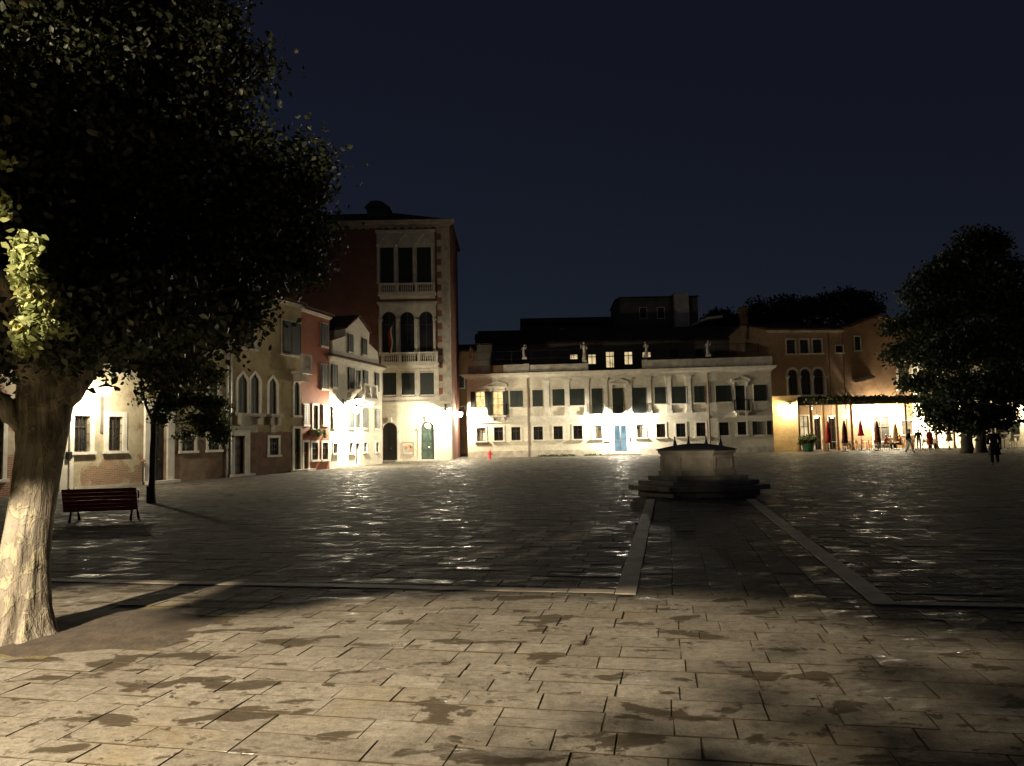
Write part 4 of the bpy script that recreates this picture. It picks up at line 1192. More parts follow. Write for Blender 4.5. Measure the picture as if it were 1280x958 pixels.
# ------------------------------------------------------------------ foliage
def leaves(name, blobs, n_cl, per, cl_r, size, mat, parent=None, shell=.55, seed=1, droop=.3):
    """leaf-sized folded faces in clumps spread through ellipsoid blobs (centre, radii, weight)"""
    g = np.random.default_rng(seed)
    wts = np.array([b[2] if len(b) > 2 else b[1][0] * b[1][1] * b[1][2] for b in blobs], float); wts /= wts.sum()
    idx = g.choice(len(blobs), n_cl, p=wts)
    cen = np.array([b[0] for b in blobs], float)[idx]; rad = np.array([b[1] for b in blobs], float)[idx]
    d = g.normal(size=(n_cl, 3)); d /= np.linalg.norm(d, axis=1)[:, None]
    rr = (shell + (1 - shell) * g.random(n_cl) ** .7)[:, None]
    cc = cen + d * rad * rr
    tone = g.random(n_cl)
    N = n_cl * per
    c = np.repeat(cc, per, 0) + g.normal(size=(N, 3)) * cl_r * np.array([1, 1, .7])
    tn = np.clip(np.repeat(tone, per) * .6 + g.random(N) * .4, 0, 1)
    a = g.normal(size=(N, 3)); a[:, 2] -= droop; a /= np.linalg.norm(a, axis=1)[:, None]
    b = np.cross(a, g.normal(size=(N, 3))); b /= np.linalg.norm(b, axis=1)[:, None]
    nn = np.cross(a, b)
    s = (size * g.uniform(.6, 1.25, N))[:, None]
    v = np.empty((N, 6, 3))
    v[:, 0] = c - a * s * .5
    v[:, 1] = c - a * s * .12 + b * s * .36 + nn * s * .08
    v[:, 2] = c + a * s * .25 + b * s * .24 + nn * s * .06
    v[:, 3] = c + a * s * .6
    v[:, 4] = c + a * s * .25 - b * s * .24 + nn * s * .06
    v[:, 5] = c - a * s * .12 - b * s * .36 + nn * s * .08
    me = bpy.data.meshes.new(name)
    me.vertices.add(N * 6); me.vertices.foreach_set('co', v.ravel())
    base = np.arange(N)[:, None] * 6
    lp = (base + np.array([[0, 1, 2, 3, 0, 3, 4, 5]])).ravel()
    me.loops.add(N * 8); me.loops.foreach_set('vertex_index', lp)
    me.polygons.add(N * 2); me.polygons.foreach_set('loop_start', np.arange(N * 2) * 4)
    at = me.attributes.new('rnd', 'FLOAT', 'FACE'); at.data.foreach_set('value', np.repeat(tn, 2))
    me.materials.append(mat); me.update(calc_edges=True); me.validate()
    return link(bpy.data.objects.new(name, me), parent)
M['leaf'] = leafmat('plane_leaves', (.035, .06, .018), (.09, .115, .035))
M['leaf_lit'] = leafmat('lit_plane_leaves', (.12, .155, .05), (.26, .28, .11))  # lit copy of the leaf colour, lamplight painted in for the spray
M['leaf_crown'] = leafmat('shaded_plane_leaves', (.012, .017, .008), (.028, .034, .014))  # shaded copy of the leaf colour, the crown's gloom painted in
M['leaf_blocker'] = leafmat('blocker_leaves', (.008, .013, .006), (.018, .025, .010))  # near-black, so the light-blocking leaves bounce little lamplight
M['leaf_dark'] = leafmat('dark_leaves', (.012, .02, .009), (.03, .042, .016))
def barkmat():
    t = NT('tree_bark')
    co = t.coord()
    mp = t.n('ShaderNodeMapping', {'Vector': co, 'Scale': (6, 6, .9)}).outputs[0]
    n1 = t.noise(1.6, 6, mp, .6, .4)
    n2 = t.noise(2.2, 5, co, .6)
    c = t.ramp(n2, [(.3, (.11, .095, .072)), (.5, (.17, .15, .12)), (.7, (.225, .205, .17))])
    flake = t.ramp(t.noise(5.5, 4, co, .6, .8), [(.53, 0.), (.56, .6)])
    c = t.mix(flake, c, (.27, .25, .17, 1))
    c = t.mix(.75, c, t.ramp(n1, [(.36, .22), (.52, 1.)]), 'MULTIPLY')
    h = t.math('ADD', t.math('MULTIPLY', n1, 1.5), t.math('MULTIPLY', t.noise(40, 4, co), .15))
    h = t.math('ADD', h, t.math('MULTIPLY', flake, .3))
    return t.done(t.princ(color=c, rough=.9, spec=.2, normal=t.bump(h, .9, .05)))
M['bark'] = barkmat()

# big plane tree at the left
bt = thing('plane_tree', 'big leaning tree with a pale furrowed trunk at the left edge', 'tree', (TREE.x, TREE.y, 0))
def L(px, py, D): return P(px, py, D) - Vector((TREE.x, TREE.y, 0))
def trunk_mesh():
    path = [(20, 806, 6.7, .30), (22, 790, 6.72, .245), (24, 760, 6.75, .212), (28, 715, 6.8, .192), (36, 660, 6.85, .180), (45, 605, 6.9, .186), (52, 562, 6.95, .200), (55, 530, 7.0, .225), (56, 508, 7.0, .24), (57, 485, 7.02, .235), (58, 455, 7.05, .21)]
    pts = [L(a, b, d) for a, b, d, _ in path]
    pts[0].z = -.06
    rad = [q[3] for q in path]
    P2, R2 = [], []
    for i in range(len(pts) - 1):
        for k in range(5):
            u = k / 5
            P2.append(pts[i].lerp(pts[i + 1], u)); R2.append(rad[i] * (1 - u) + rad[i + 1] * u)
    P2.append(pts[-1]); R2.append(rad[-1])
    n = 44
    vs, fs = [], []
    for i, (p, r_) in enumerate(zip(P2, R2)):
        hgt = p.z
        fl = max(0, 1 - hgt / .9)
        for k in range(n):
            th = 2 * pi * k / n
            q = 1 + .055 * sin(2 * th + 1 + hgt) + .04 * sin(5 * th + hgt * 1.3) + fl * (.16 * max(0, sin(3 * th + .6)) ** 2)
            # long fold down the right front flank
            dth = (th - R(292) - .25 * sin(hgt * 2) + pi) % (2 * pi) - pi
            q -= (.16 + .08 * fl) * math.exp(-(dth / .10) ** 2)
            q += .07 * math.exp(-((dth - .28) / .16) ** 2)
            q += .012 * sin(17 * th + 9 * hgt) + rnd.uniform(-.006, .006)
            vs.append((p.x + r_ * q * cos(th), p.y + r_ * q * sin(th), p.z))
    for i in range(len(P2) - 1):
        for k in range(n):
            k2 = (k + 1) % n
            fs.append((i * n + k, i * n + k2, (i + 1) * n + k2, (i + 1) * n + k))
    fs += [tuple(range((len(P2) - 1) * n, len(P2) * n))]
    return vs, fs
m = MB(); m.add(*trunk_mesh())
top = L(57, 478, 7.02)
m.build('trunk', M['bark'], bt, True)
def limb(pts, r_, name='limb', mat=None, par=None):
    P2, R2 = [], []
    pts = [Vector(p) for p in pts]
    for i in range(len(pts) - 1):
        for k in range(3):
            u = k / 3
            P2.append(pts[i].lerp(pts[i + 1], u) + Vector((rnd.uniform(-1, 1), rnd.uniform(-1, 1), rnd.uniform(-1, 1))) * r_[i] * .15); R2.append(r_[i] * (1 - u) + r_[i + 1] * u)
    P2.append(pts[-1]); R2.append(r_[-1])
    MB().tube(P2, R2, 14, .04).build(name, mat or M['bark'], par or bt, True)
limb([L(45, 548, 6.98), L(26, 528, 6.95), L(8, 512, 6.85), L(-25, 488, 6.7), L(-70, 440, 6.4), L(-150, 340, 5.8)], [.10, .10, .095, .095, .09, .07])
limb([L(66, 515, 7.02), L(82, 486, 7.0), L(104, 455, 7.1), L(150, 410, 7.5), L(230, 330, 8.2), L(300, 250, 8.8)], [.15, .15, .13, .11, .08, .04])
limb([L(57, 470, 7.05), L(56, 430, 7.05), L(70, 360, 7.0), L(60, 260, 7.2), L(90, 120, 7.3)], [.21, .18, .15, .12, .06])
limb([L(50, 490, 7.02), L(38, 450, 6.8), L(20, 380, 6.0), (-.8, -2.2, 4.6), (-1.2, -4.2, 5.6)], [.16, .14, .12, .09, .05])
def W(px, py, D): return tuple(P(px, py, D) - Vector((TREE.x, TREE.y, 0)))
blobs = []
for px, py, D, rr in ((60, 330, 7.6, .95), (160, 370, 8.0, .75), (230, 410, 8.3, .50), (250, 320, 8.6, .75), (330, 300, 9.2, .75), (350, 215, 9.2, .62), (240, 200, 8.4, .95), (120, 200, 8.0, 1.1), (30, 180, 7.2, 1.2), (160, 60, 7.8, 1.1), (250, 80, 8.2, .75),
                      (30, 20, 7.2, 1.3), (-80, 300, 6.6, 1.2), (-60, 420, 6.8, .7), (20, 420, 7.6, .5), (110, 392, 7.9, .5), (170, 422, 8.1, .42), (290, 390, 9, .38), (360, 320, 9.6, .42), (120, -120, 8, 1.6), (-120, 100, 6.5, 1.6), (270, 400, 8.6, .36), (390, 235, 9.6, .38), (385, 290, 9.6, .34), (215, 455, 8.3, .28), (120, 408, 6.3, .28), (150, 392, 6.5, .4), (92, 418, 6.3, .28), (45, 395, 6.2, .4), (180, 395, 6.8, .45), (215, 380, 7.2, .45)):
    blobs.append((W(px, py, D), (rr, rr * 1.25, rr * .92), rr ** 2.2))
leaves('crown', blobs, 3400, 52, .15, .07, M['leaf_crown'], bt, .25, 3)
# the spray of leaves the street lamp reaches, in the lit leaf colour
hb = [(W(px, py, D - .5), (r_ * .6, r_ * .6, r_), r_ ** 2) for px, py, D, r_ in ((36, 305, 5.6, .10), (28, 328, 5.6, .10), (36, 350, 5.6, .11), (44, 374, 5.6, .10), (50, 396, 5.6, .10), (38, 412, 5.6, .10), (28, 432, 5.6, .09), (62, 395, 5.7, .07), (0, 200, 5.5, .06), (4, 245, 5.5, .06), (3, 270, 5.5, .05), (75, 410, 5.8, .05))]
leaves('leaf_spray', hb, 60, 34, .035, .055, M['leaf_lit'], bt, .1, 8)
CROWN_TREE = bt
# street lamp just outside the frame on the left, behind an added leaf screen
LP = Vector((-6.3, -.9, 5.2))
sl = thing('street_lamp', 'tall iron street lamp beside the camera that lights the near paving', 'lamp', (LP.x, LP.y, 0))
MB().lathe([(.16, 0), (.16, .3), (.1, .4), (.07, 1.0), (.05, 1.1), (.045, 4.7), (.08, 4.75), (.05, 4.85), (.05, 4.95)], 14).build('post', M['iron'], sl, False)
MB().ball((0, 0, 5.2), .16, .16, .22, 14).build('globe', M['bulb'], sl, True)
MB().lathe([(.36, 5.165), (.36, 5.46), (.15, 5.6), (.02, 5.7), (.0, 5.68), (.14, 5.57), (.34, 5.44), (.34, 5.165), (.36, 5.165)], 20, caps=False).build('hood', M['iron'], sl)  # hood added to keep this lamp's light off the crown
point(sl, (0, 0, 5.2), 6300, (1., .81, .56), .12)
# unseen leaves added round that lamp; their lower edge draws the shadow line
edge = [(-80, 8.), (-14, 7), (0, 9), (9, 10.3), (17.3, 10.3), (19.5, 8.9), (22, 9.0), (27, 10.2), (34, 11.3), (40, 12.0), (46, 12.4), (54, 12.4), (62, 11.5), (70, 9.), (90, 8.)]
def reach(az):
    for (a0, v0), (a1, v1) in zip(edge[:-1], edge[1:]):
        if a0 <= az <= a1: return v0 + (v1 - v0) * (az - a0) / (a1 - a0)
    return 8.
eb = []
for k_ in range(int(112 / 1.5)):
    az = -36 + k_ * 1.5
    for r0_ in (3.65, 4.0, 4.35):
        z = LP.z * (1 - r0_ / reach(az)) + rnd.uniform(-.02, .05)
        c_ = (LP.x + r0_ * sin(R(az)) - TREE.x, LP.y + r0_ * cos(R(az)) - TREE.y)
        zc = z + .12
        while zc < LP.z - r0_ * .07:
            eb.append((*c_, zc)); zc += .19
hole = [tuple(Vector((x, y, .92)) - Vector((TREE.x, TREE.y, 0))) for x, y in ((4.2, 20.5), (4.9, 20.3), (5.5, 20.4))] + [(W(px, py, 5.1)) for px, py in ((36, 295), (32, 325), (36, 350), (46, 378), (50, 400), (38, 418), (30, 442))]  # gaps left so lamplight reaches the well and the leaf spray
def clear(c):
    c = Vector(c)
    for h_ in hole:
        d = Vector(h_) - (LP - Vector((TREE.x, TREE.y, 0))); a = c - (LP - Vector((TREE.x, TREE.y, 0)))
        t_ = a.dot(d) / d.dot(d)
        if 0 < t_ < 1.1 and (a - d * t_).length < (.14 if d.length > 15 else .15): return False
    return True
eb = [c for c in eb if clear(c)]
leaves('blocker_foliage', [(c, (.10, .10, .10), 1) for c in eb], len(eb) * 3, 30, .042, .10, M['leaf_blocker'], bt, .1, 21)

hl, tot = [], 0  # unseen leaf curtain added to dim the lamp towards the right
for k_ in range(44):
    az = 46.5 + k_
    od = min(7, ((az - 46) / 7.4) ** 1.7)
    for j_ in range(12):
        hl.append(((LP.x + 4 * sin(R(az)) - TREE.x, LP.y + 4 * cos(R(az)) - TREE.y, 1.65 + j_ * .235), (.05, .05, .12), od))
    tot += 85 * od
leaves('blocker_curtain', hl, int(tot * 2.6), 1, .03, .062, M['leaf_blocker'], bt, 0., 77)

# small tree by the doorway
t0 = G(189.5, 629)
s_ = thing('young_tree', 'young thin tree with a low leafy crown in front of the stone doorway', 'tree', (t0.x, t0.y, 0))
def L2(px, py, D=t0.y): return P(px, py, D) - Vector((t0.x, t0.y, 0))
def limb2(pts, r_, name): limb(pts, r_, name, M['bark_dark'], s_)
M['bark_dark'] = plain('dark_bark', (.09, .07, .05), .9, .35, 4, .6)
a = L2(190, 629); a.z = -.05
limb2([a, L2(190.5, 600), L2(191, 560), L2(193, 520), L2(200, 495), L2(212, 475), L2(222, 450)], [.11, .085, .08, .075, .06, .05, .03], 'trunk')
limb2([L2(194, 515), L2(215, 500), L2(240, 505), L2(262, 520)], [.05, .04, .03, .02], 'branch')
limb2([L2(192, 530), L2(182, 505), L2(176, 480)], [.045, .035, .02], 'branch')
blobs = [(tuple(L2(px, py, t0.y + dy)), (r_, r_, r_ * .8), r_ ** 2) for px, py, dy, r_ in ((215, 500, 0, .5), (240, 525, .2, .45), (262, 530, 0, .5), (275, 545, .2, .35), (232, 545, -.2, .28), (205, 520, -.3, .3), (250, 500, .4, .5), (205, 470, 0, .6), (235, 465, .3, .6), (270, 510, .4, .4), (190, 480, 0, .4), (225, 440, 0, .6), (262, 470, 0, .5), (178, 500, .1, .14))]
leaves('crown', blobs, 420, 22, .11, .10, M['leaf'], s_, .15, 5, .8)
ps = G(184.5, 629)
o = thing('guard_post', 'short thin iron post beside the young tree trunk', 'post', (ps.x, ps.y, 0))
MB().lathe([(.035, 0), (.035, .42), (.05, .43), (.05, .46), (.02, .49)], 10).build('shaft', M['iron'], o)

# big dark tree at the right with two trunks
c_ = G(1216, 566.5)
tr = thing('dark_tree', 'big dark spreading tree with two close trunks at the right', 'tree', (c_.x, c_.y, 0))
def L3(px, py, dy=0): return P(px, py, c_.y + dy) - Vector((c_.x, c_.y, 0))
a, b_ = L3(1208.5, 566), L3(1227, 566, .5); a.z = b_.z = -.05
def limb3(pts, r_, name): limb(pts, r_, name, M['bark_dark'], tr)
limb3([a, L3(1208.5, 545), L3(1208, 520), L3(1205, 480), L3(1195, 430), L3(1190, 370)], [.42, .34, .32, .3, .22, .1], 'trunk')
limb3([b_, L3(1227, 545, .5), L3(1228, 520, .5), L3(1233, 480, .5), L3(1245, 420, .5), L3(1240, 350, .5)], [.38, .3, .28, .26, .2, .1], 'trunk')
limb3([L3(1207, 500), L3(1180, 480), L3(1150, 470)], [.2, .14, .06], 'limb')
limb3([L3(1232, 490, .5), L3(1260, 470, .5), L3(1290, 440, .5)], [.2, .14, .06], 'limb')
blobs = [(tuple(L3(px, py, dy)), (r_, r_, r_ * .7), r_ ** 2) for px, py, dy, r_ in ((1210, 325, 0, 2.0), (1180, 350, 1, 1.9), (1245, 345, -1, 2.0), (1210, 380, 2, 2.4), (1160, 400, 0, 2.), (1265, 390, 0, 2.3), (1130, 440, 1, 1.4), (1180, 440, -1.5, 2.2), (1230, 430, -1.5, 2.4), (1290, 430, 0, 2.2), (1150, 480, .5, 1.3), (1200, 490, -2, 1.8), (1250, 480, -2, 2.), (1290, 490, -.5, 1.6), (1180, 520, -1, 1.3), (1220, 525, -2, 1.5), (1250, 520, -1, 1.3), (1165, 510, 0, .8), (1215, 300, 0, 1.2), (1240, 310, 1, 1.3), (1118, 410, 0, .8), (1150, 365, .5, 1.2))]
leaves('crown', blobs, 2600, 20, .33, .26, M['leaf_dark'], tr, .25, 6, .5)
# skyline trees
def far_tree(label, px, py, r_, D, seed):
    c = P(px, py, D)
    t_ = thing('skyline_tree', label, 'tree', (c.x, c.y, 0), 0, 'trees on the skyline behind the houses')
    MB().tube([(0, 0, 0), (.2, 0, c.z * .5), (0, 0, c.z)], [.4, .3, .15], 8).build('trunk', M['bark_dark'], t_)
    g_ = random.Random(seed)
    bl = [((g_.uniform(-r_, r_) * .7, g_.uniform(-r_, r_) * .5, c.z + g_.uniform(-.5, .35) * r_), (r_ * .55, r_ * .5, r_ * .42), 1) for _ in range(9)]
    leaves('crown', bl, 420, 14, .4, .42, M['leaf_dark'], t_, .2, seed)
far_tree('dark skyline tree behind the chimney, left one of three', 955, 400, 4.2, 105, 31)
far_tree('dark skyline tree in the middle of three above the orange house roof', 1000, 394, 4.6, 108, 32)
far_tree('dark skyline tree above the raking brown roof, right one of three', 1058, 390, 4.6, 106, 33)
far_tree('low dark skyline tree left of the chimney', 905, 405, 3.0, 104, 34)

# plants in the flower box
fb, ff = FB
leaves('plants', [((x, -.06, .2), (.2, .2, .22), 1) for x in (-.6, -.3, 0, .3, .6)] + [((x, -.25, .0), (.12, .1, .25), .6) for x in (-.5, 0, .4)], 60, 12, .05, .09, M['leaf'], fb, .1, 9)
# weeds along the foot of the palazzo
def weeds(px0, px1, seed, label):
    u0, z = fp.uz(px0, 570); u1 = fp.uz(px1, 570)[0]
    o = leaves('weeds', [((u, -.2, .06), (.3, .14, .12), 1) for u in np.linspace(u0, u1, 6)], 50, 8, .06, .1, M['leaf'], None, .1, seed, -.5)
    o.location = fp.A; o.rotation_euler = (0, 0, fp.rz)
    tag(o, label, 'weeds', None, 'stuff')
weeds(676, 692, 41, 'green weeds at the palazzo foot near the left drainpipe')
weeds(698, 718, 42, 'green weeds at the palazzo foot under the barred windows')
weeds(732, 752, 43, 'green weeds at the palazzo foot left of the blue-lit door')

# ------------------------------------------------------------------ well
wl = thing('well', 'broad eight-sided stone well on a stepped platform in the middle of the square', 'well', (WELL[0], WELL[1], 0), 0)
def octo(rr, ph=pi / 8): return [(rr * cos(ph + k * pi / 4), rr * sin(ph + k * pi / 4)) for k in range(8)]
PH = pi / 8 - TH
for nm, r_, z0, z1 in (('foot', 1.75, -.04, .17),):
    MB().slab(octo(r_, PH), z0, z1).build('platform_foot', M['well'], wl)
for r_, z0, z1 in ((2.03, .171, .30), (1.74, .301, .42), (1.45, .421, .54)):
    o = MB().slab(octo(r_, PH), z0, z1).build('step', M['well'], wl)
    bv = o.modifiers.new('bevel', 'BEVEL'); bv.width = .02; bv.segments = 2
m = MB()
m.slab(octo(1.13, PH), .541, .66).slab(octo(1.05, PH), .661, 1.1).slab(octo(1.08, PH), 1.101, 1.14).slab(octo(1.13, PH), 1.141, 1.22)
for k in range(8):
    th = PH + pi / 8 + k * pi / 4
    ap = 1.05 * cos(pi / 8)
    Mx = Matrix.Rotation(th, 4, 'Z')
    m.box(ap - .01, ap + .025, -.36, -.30, .70, 1.06, Mx).box(ap - .01, ap + .025, .30, .36, .70, 1.06, Mx).box(ap - .01, ap + .025, -.30, .30, .70, .75, Mx).box(ap - .01, ap + .025, -.30, .30, 1.01, 1.06, Mx)
o = m.build('wellhead', M['well'], wl)
m = MB().lathe([(1.18, 1.221), (1.18, 1.245), (.75, 1.33), (.35, 1.385), (.12, 1.40), (.0, 1.40)], 8, (0, 0, 0), PH)
m.build('lid', M['lead'], wl)
for px in (843.5, 860.5, 882.5, 900.5):
    q = P(px, 556, WELL[1] + .85) - Vector((WELL[0], WELL[1], 0))
    m = MB().lathe([(.10, 0), (.085, .05), (.03, .24), (.015, .30)], 4, (q.x, q.y, 1.27), pi / 4).ball((q.x, q.y, 1.58), .025)
    m.build('finial', M['lead'], wl)

# ------------------------------------------------------------------ bench
bl_, br_ = G(94, 652.6), G(165, 650)
mid = (bl_ + br_) / 2
rz = math.atan2((br_ - bl_).y, (br_ - bl_).x)
be = thing('park_bench', 'dark red slatted bench with iron legs, seen from behind', 'bench', (mid.x, mid.y, 0), rz)
ln = .76
# seat faces away from the camera (local +y), backrest leans towards -y
for k in range(5):
    MB().box(-ln, ln, -.16 + k * .105, -.06 + k * .105, .43, .462).build('seat_slat', M['benchred'], be)
for k in range(6):
    z = .235 + k * .084
    Mx = Matrix.Translation((0, -.175 - k * .025, z)) @ Matrix.Rotation(R(17), 4, 'X')
    MB().box(-ln, ln, -.014, .014, 0, .076, Mx).build('backrest_slat', M['benchred'], be)
for x in (-.62, .62):
    m = MB().tube([(x, -.24, 0), (x, -.15, .2), (x, -.155, .3), (x, -.19, .45), (x, -.28, .74)], [.028, .022, .022, .02, .018], 8)
    m.tube([(x, .36, 0), (x, .27, .18), (x, .3, .41)], [.028, .022, .022], 8).tube([(x, -.14, .415), (x, .33, .415)], .02, 8).tube([(x, -.16, .2), (x, .05, .28), (x, .27, .18)], .014, 6)
    m.tube([(x, -.22, .66), (x, .05, .66), (x, .3, .64), (x, .34, .58), (x, .3, .43)], .018, 8)
    m.build('leg', M['iron'], be, True)

# ------------------------------------------------------------------ people
def skinned(name, verts, edges, radii, mat, parent, sub=1, root=0):
    bm = bmesh.new()
    lay = bm.verts.layers.skin.verify()
    vs = [bm.verts.new(v) for v in verts]
    for i, v in enumerate(vs):
        q = radii[i]
        v[lay].radius = (q, q) if not hasattr(q, '__len__') else q
        v[lay].use_root = (i == root)
    for a, b in edges: bm.edges.new((vs[a], vs[b]))
    me = bpy.data.meshes.new(name); bm.to_mesh(me); bm.free()
    tmp = bpy.data.objects.new(name, me); COL.objects.link(tmp)
    sk = tmp.modifiers.new('skin', 'SKIN'); sk.use_smooth_shade = True; sk.branch_smoothing = .4
    if sub: tmp.modifiers.new('sub', 'SUBSURF').levels = sub; tmp.modifiers['sub'].render_levels = sub
    dg = bpy.context.evaluated_depsgraph_get()
    m2 = bpy.data.meshes.new_from_object(tmp.evaluated_get(dg))
    bpy.data.objects.remove(tmp)
    m2.materials.clear(); m2.materials.append(mat); m2.name = name
    o = bpy.data.objects.new(name, m2)
    return link(o, parent)
M['skin'] = plain('skin', (.50, .31, .22), .55, .08, 5, .05)
def cloth(name, c): return plain(name, c, .9, .2, 5, .2, spec=.2)
HAIRS = {'dark': plain('dark_hair', (.03, .02, .014), .5, .3, 20, .3), 'fair': plain('fair_hair', (.35, .24, .12), .5, .3, 20, .3), 'grey': plain('grey_hair', (.3, .28, .26), .5, .3, 20, .3)}
def person(label, loc, rz, pose, top, legs, hair='dark', k=1.0, group=None, long_coat=False, bag=False):
    """facing local -y"""
    root = thing('person', label, 'person', loc, rz, group)
    V = lambda *a: Vector(a) * k
    if pose == 'sit':
        ph = .50
        hip = [V(s * .09, .0, ph) for s in (-1, 1)]; knee = [V(s * .12, -.43, .50) for s in (-1, 1)]; ank = [V(s * .12, -.44, .09) for s in (-1, 1)]
        lean = -.06; elb = [V(s * .25, -.10, .84) for s in (-1, 1)]; wri = [V(s * .15, -.33, .78) for s in (-1, 1)]
    else:
        ph = .93
        st_ = .22 if pose == 'walk' else .02
        hip = [V(s * .09, 0, ph) for s in (-1, 1)]; knee = [V(-.10, -st_ * .75 - .02, .50), V(.10, st_ * .25 - .02, .50)]; ank = [V(-.10, -st_, .09), V(.10, st_ * 1.25, .10 + st_ * .12)]
        lean = -.03 if pose == 'walk' else 0
        sw = .16 if pose == 'walk' else 0
        elb = [V(-.25, .05 + sw * .5, 1.14), V(.25, .05 - sw * .3, 1.14)]; wri = [V(-.25, -.04 + sw, .90), V(.25, -.08 - sw, .92)]
        if pose == 'phone': elb = [V(-.24, .04, 1.13), V(.23, -.05, 1.12)]; wri = [V(-.25, -.04, .90), V(.10, -.27, 1.20)]
    b = ph - .0
    pel, spi, che, nek, hb_, hm, ht = V(0, 0, b), V(0, lean * .4, b + .22), V(0, lean * .8, b + .42), V(0, lean, b + .55), V(0, lean - .015, b + .605), V(0, lean - .022, b + .685), V(0, lean - .008, b + .765)
    sho = [V(s * .175, lean * .9, b + .49) for s in (-1, 1)]
    toe = [a + V(0, -.15, -.05) for a in ank]
    vs = [pel, spi, che, nek, hb_, hm, ht]; rad = [(.14 * k, .10 * k), (.125 * k, .095 * k), (.15 * k, .105 * k), .06 * k, .078 * k, (.100 * k, .118 * k), .082 * k]
    es = [(0, 1), (1, 2), (2, 3), (3, 4), (4, 5), (5, 6)]
    for i in (0, 1):
        n0 = len(vs)
        vs += [sho[i], elb[i], wri[i]]; rad += [.058 * k, .043 * k, .029 * k]
        es += [(2, n0), (n0, n0 + 1), (n0 + 1, n0 + 2)]
        d = (wri[i] - elb[i]).normalized()
        side = Vector((1 if i == 0 else -1, 0, 0)); side = (side - d * side.dot(d)).normalized(); nrm = d.cross(side)
        palm = wri[i] + d * .07 * k
        p0 = len(vs); vs.append(palm); rad.append((.034 * k, .018 * k)); es.append((n0 + 2, p0))
        for q, ln in ((-.026, .07), (-.009, .082), (.009, .078), (.026, .06)):
            q0 = len(vs)
            vs += [palm + nrm * q * k + d * .035 * k, palm + nrm * q * 1.1 * k + d * (.035 + ln * .55) * k + side * .012 * k, palm + nrm * q * 1.1 * k + d * (.03 + ln) * k + side * .03 * k]
            rad += [.0095 * k, .0085 * k, .007 * k]; es += [(p0, q0), (q0, q0 + 1), (q0 + 1, q0 + 2)]
        q0 = len(vs); vs += [wri[i] + d * .035 * k + nrm * .03 * k + Vector((0, -.012, 0)), wri[i] + d * .075 * k + nrm * .058 * k + Vector((0, -.02, 0))]
        rad += [.012 * k, .009 * k]; es += [(n0 + 2, q0), (q0, q0 + 1)]
        n0 = len(vs)
        vs += [hip[i], knee[i], ank[i], toe[i]]; rad += [.085 * k, .058 * k, .038 * k, .03 * k]
        es += [(0, n0), (n0, n0 + 1), (n0 + 1, n0 + 2), (n0 + 2, n0 + 3)]
    body_ = skinned('body', vs, es, rad, M['skin'], root)
    # face: nose, brow sockets, ears pressed into the same body mesh
    bm = bmesh.new(); bm.from_mesh(body_.data)
    for v in bm.verts:
        d = v.co - hm
        if d.y < -.05 * k and abs(d.x) < .05 * k:
            nose = math.exp(-((d.x) / (.014 * k)) ** 2 - ((d.z + .02 * k) / (.028 * k)) ** 2)
            eye = sum(math.exp(-((d.x - s * .032 * k) / (.014 * k)) ** 2 - ((d.z - .012 * k) / (.012 * k)) ** 2) for s in (-1, 1))
            v.co.y += (-.025 * nose + .010 * eye) * k
    bm.to_mesh(body_.data); bm.free()
    # clothes: closed surfaces a little outside the body
    tv = [V(0, 0, b - .06), spi, che, V(0, lean, b + .53)] + [x for i in (0, 1) for x in (sho[i], elb[i], wri[i] - (wri[i] - elb[i]).normalized() * .02)]
    tr_ = [(.19 * k, .15 * k), (.172 * k, .142 * k), (.205 * k, .155 * k), .088 * k] + [.108 * k, .074 * k, .056 * k] * 2
    te = [(0, 1), (1, 2), (2, 3), (2, 4), (4, 5), (5, 6), (2, 7), (7, 8), (8, 9)]
    if long_coat and pose != 'sit':
        sm = MB().lathe([(.185 * k, (b + .10) * k), (.20 * k, b * k), (.235 * k, (b - .22) * k), (.265 * k, (b - .46) * k), (.25 * k, (b - .46) * k), (.19 * k, (b - .05) * k)], 20, caps=False)
        sm.v = [(x, y * .82 + (.03 if z < b - .2 else 0), z) for x, y, z in sm.v]
        sm.build('coat_skirt', top, root, True)
    skinned('jacket', tv, te, tr_, top, root, 1, 1)
    lv = [V(0, 0, b - .0)] + [x for i in (0, 1) for x in (hip[i] + V(0, 0, -.02), knee[i], ank[i] + V(0, .0, -.035))]
    lr = [(.155 * k, .12 * k)] + [.108 * k, .088 * k, .072 * k] * 2
    skinned('trousers', lv, [(0, 1), (1, 2), (2, 3), (0, 4), (4, 5), (5, 6)], lr, legs, root)
    for i in (0, 1):
        a, t_ = ank[i], toe[i]
        skinned('shoe', [a + V(0, .035, -.035), a + V(0, -.04, -.045), t_ + V(0, -.02, .0)], [(0, 1), (1, 2)], [.045 * k, .045 * k, .036 * k], M['door_dark'], root)
    m = MB()
    n_ = 14
    hv, hf = [], []
    low = R(-45) if hair == 'fair' else R(-22)
    for i in range(7):
        for j in range(n_):
            th = 2 * pi * j / n_
            fr = (.5 - .5 * sin(th)) ** 1.5          # 1 at the forehead (-y)
            am = R(34) * fr + low * (1 - fr)
            aa = pi / 2 + (am - pi / 2) * (i / 6) if i else pi / 2 - .02
            hv.append(hm + V(.094 * cos(aa) * cos(th), .113 * cos(aa) * sin(th) + .014, .108 * sin(aa) + .012))
    for i in range(6):
        for j in range(n_): hf.append((i * n_ + j, i * n_ + (j + 1) % n_, (i + 1) * n_ + (j + 1) % n_, (i + 1) * n_ + j))
    hf.append(tuple(range(6 * n_, 7 * n_)))
    m.add(hv, hf); m.build('hair', HAIRS[hair], root, True)
    e_ = MB()
    for s_ in (-1, 1): e_.ball(hm + V(s_ * .03, -.085, .005), .012 * k, .012 * k, .008 * k, 8)
    e_.build('eyes', M['iron'], root, True)
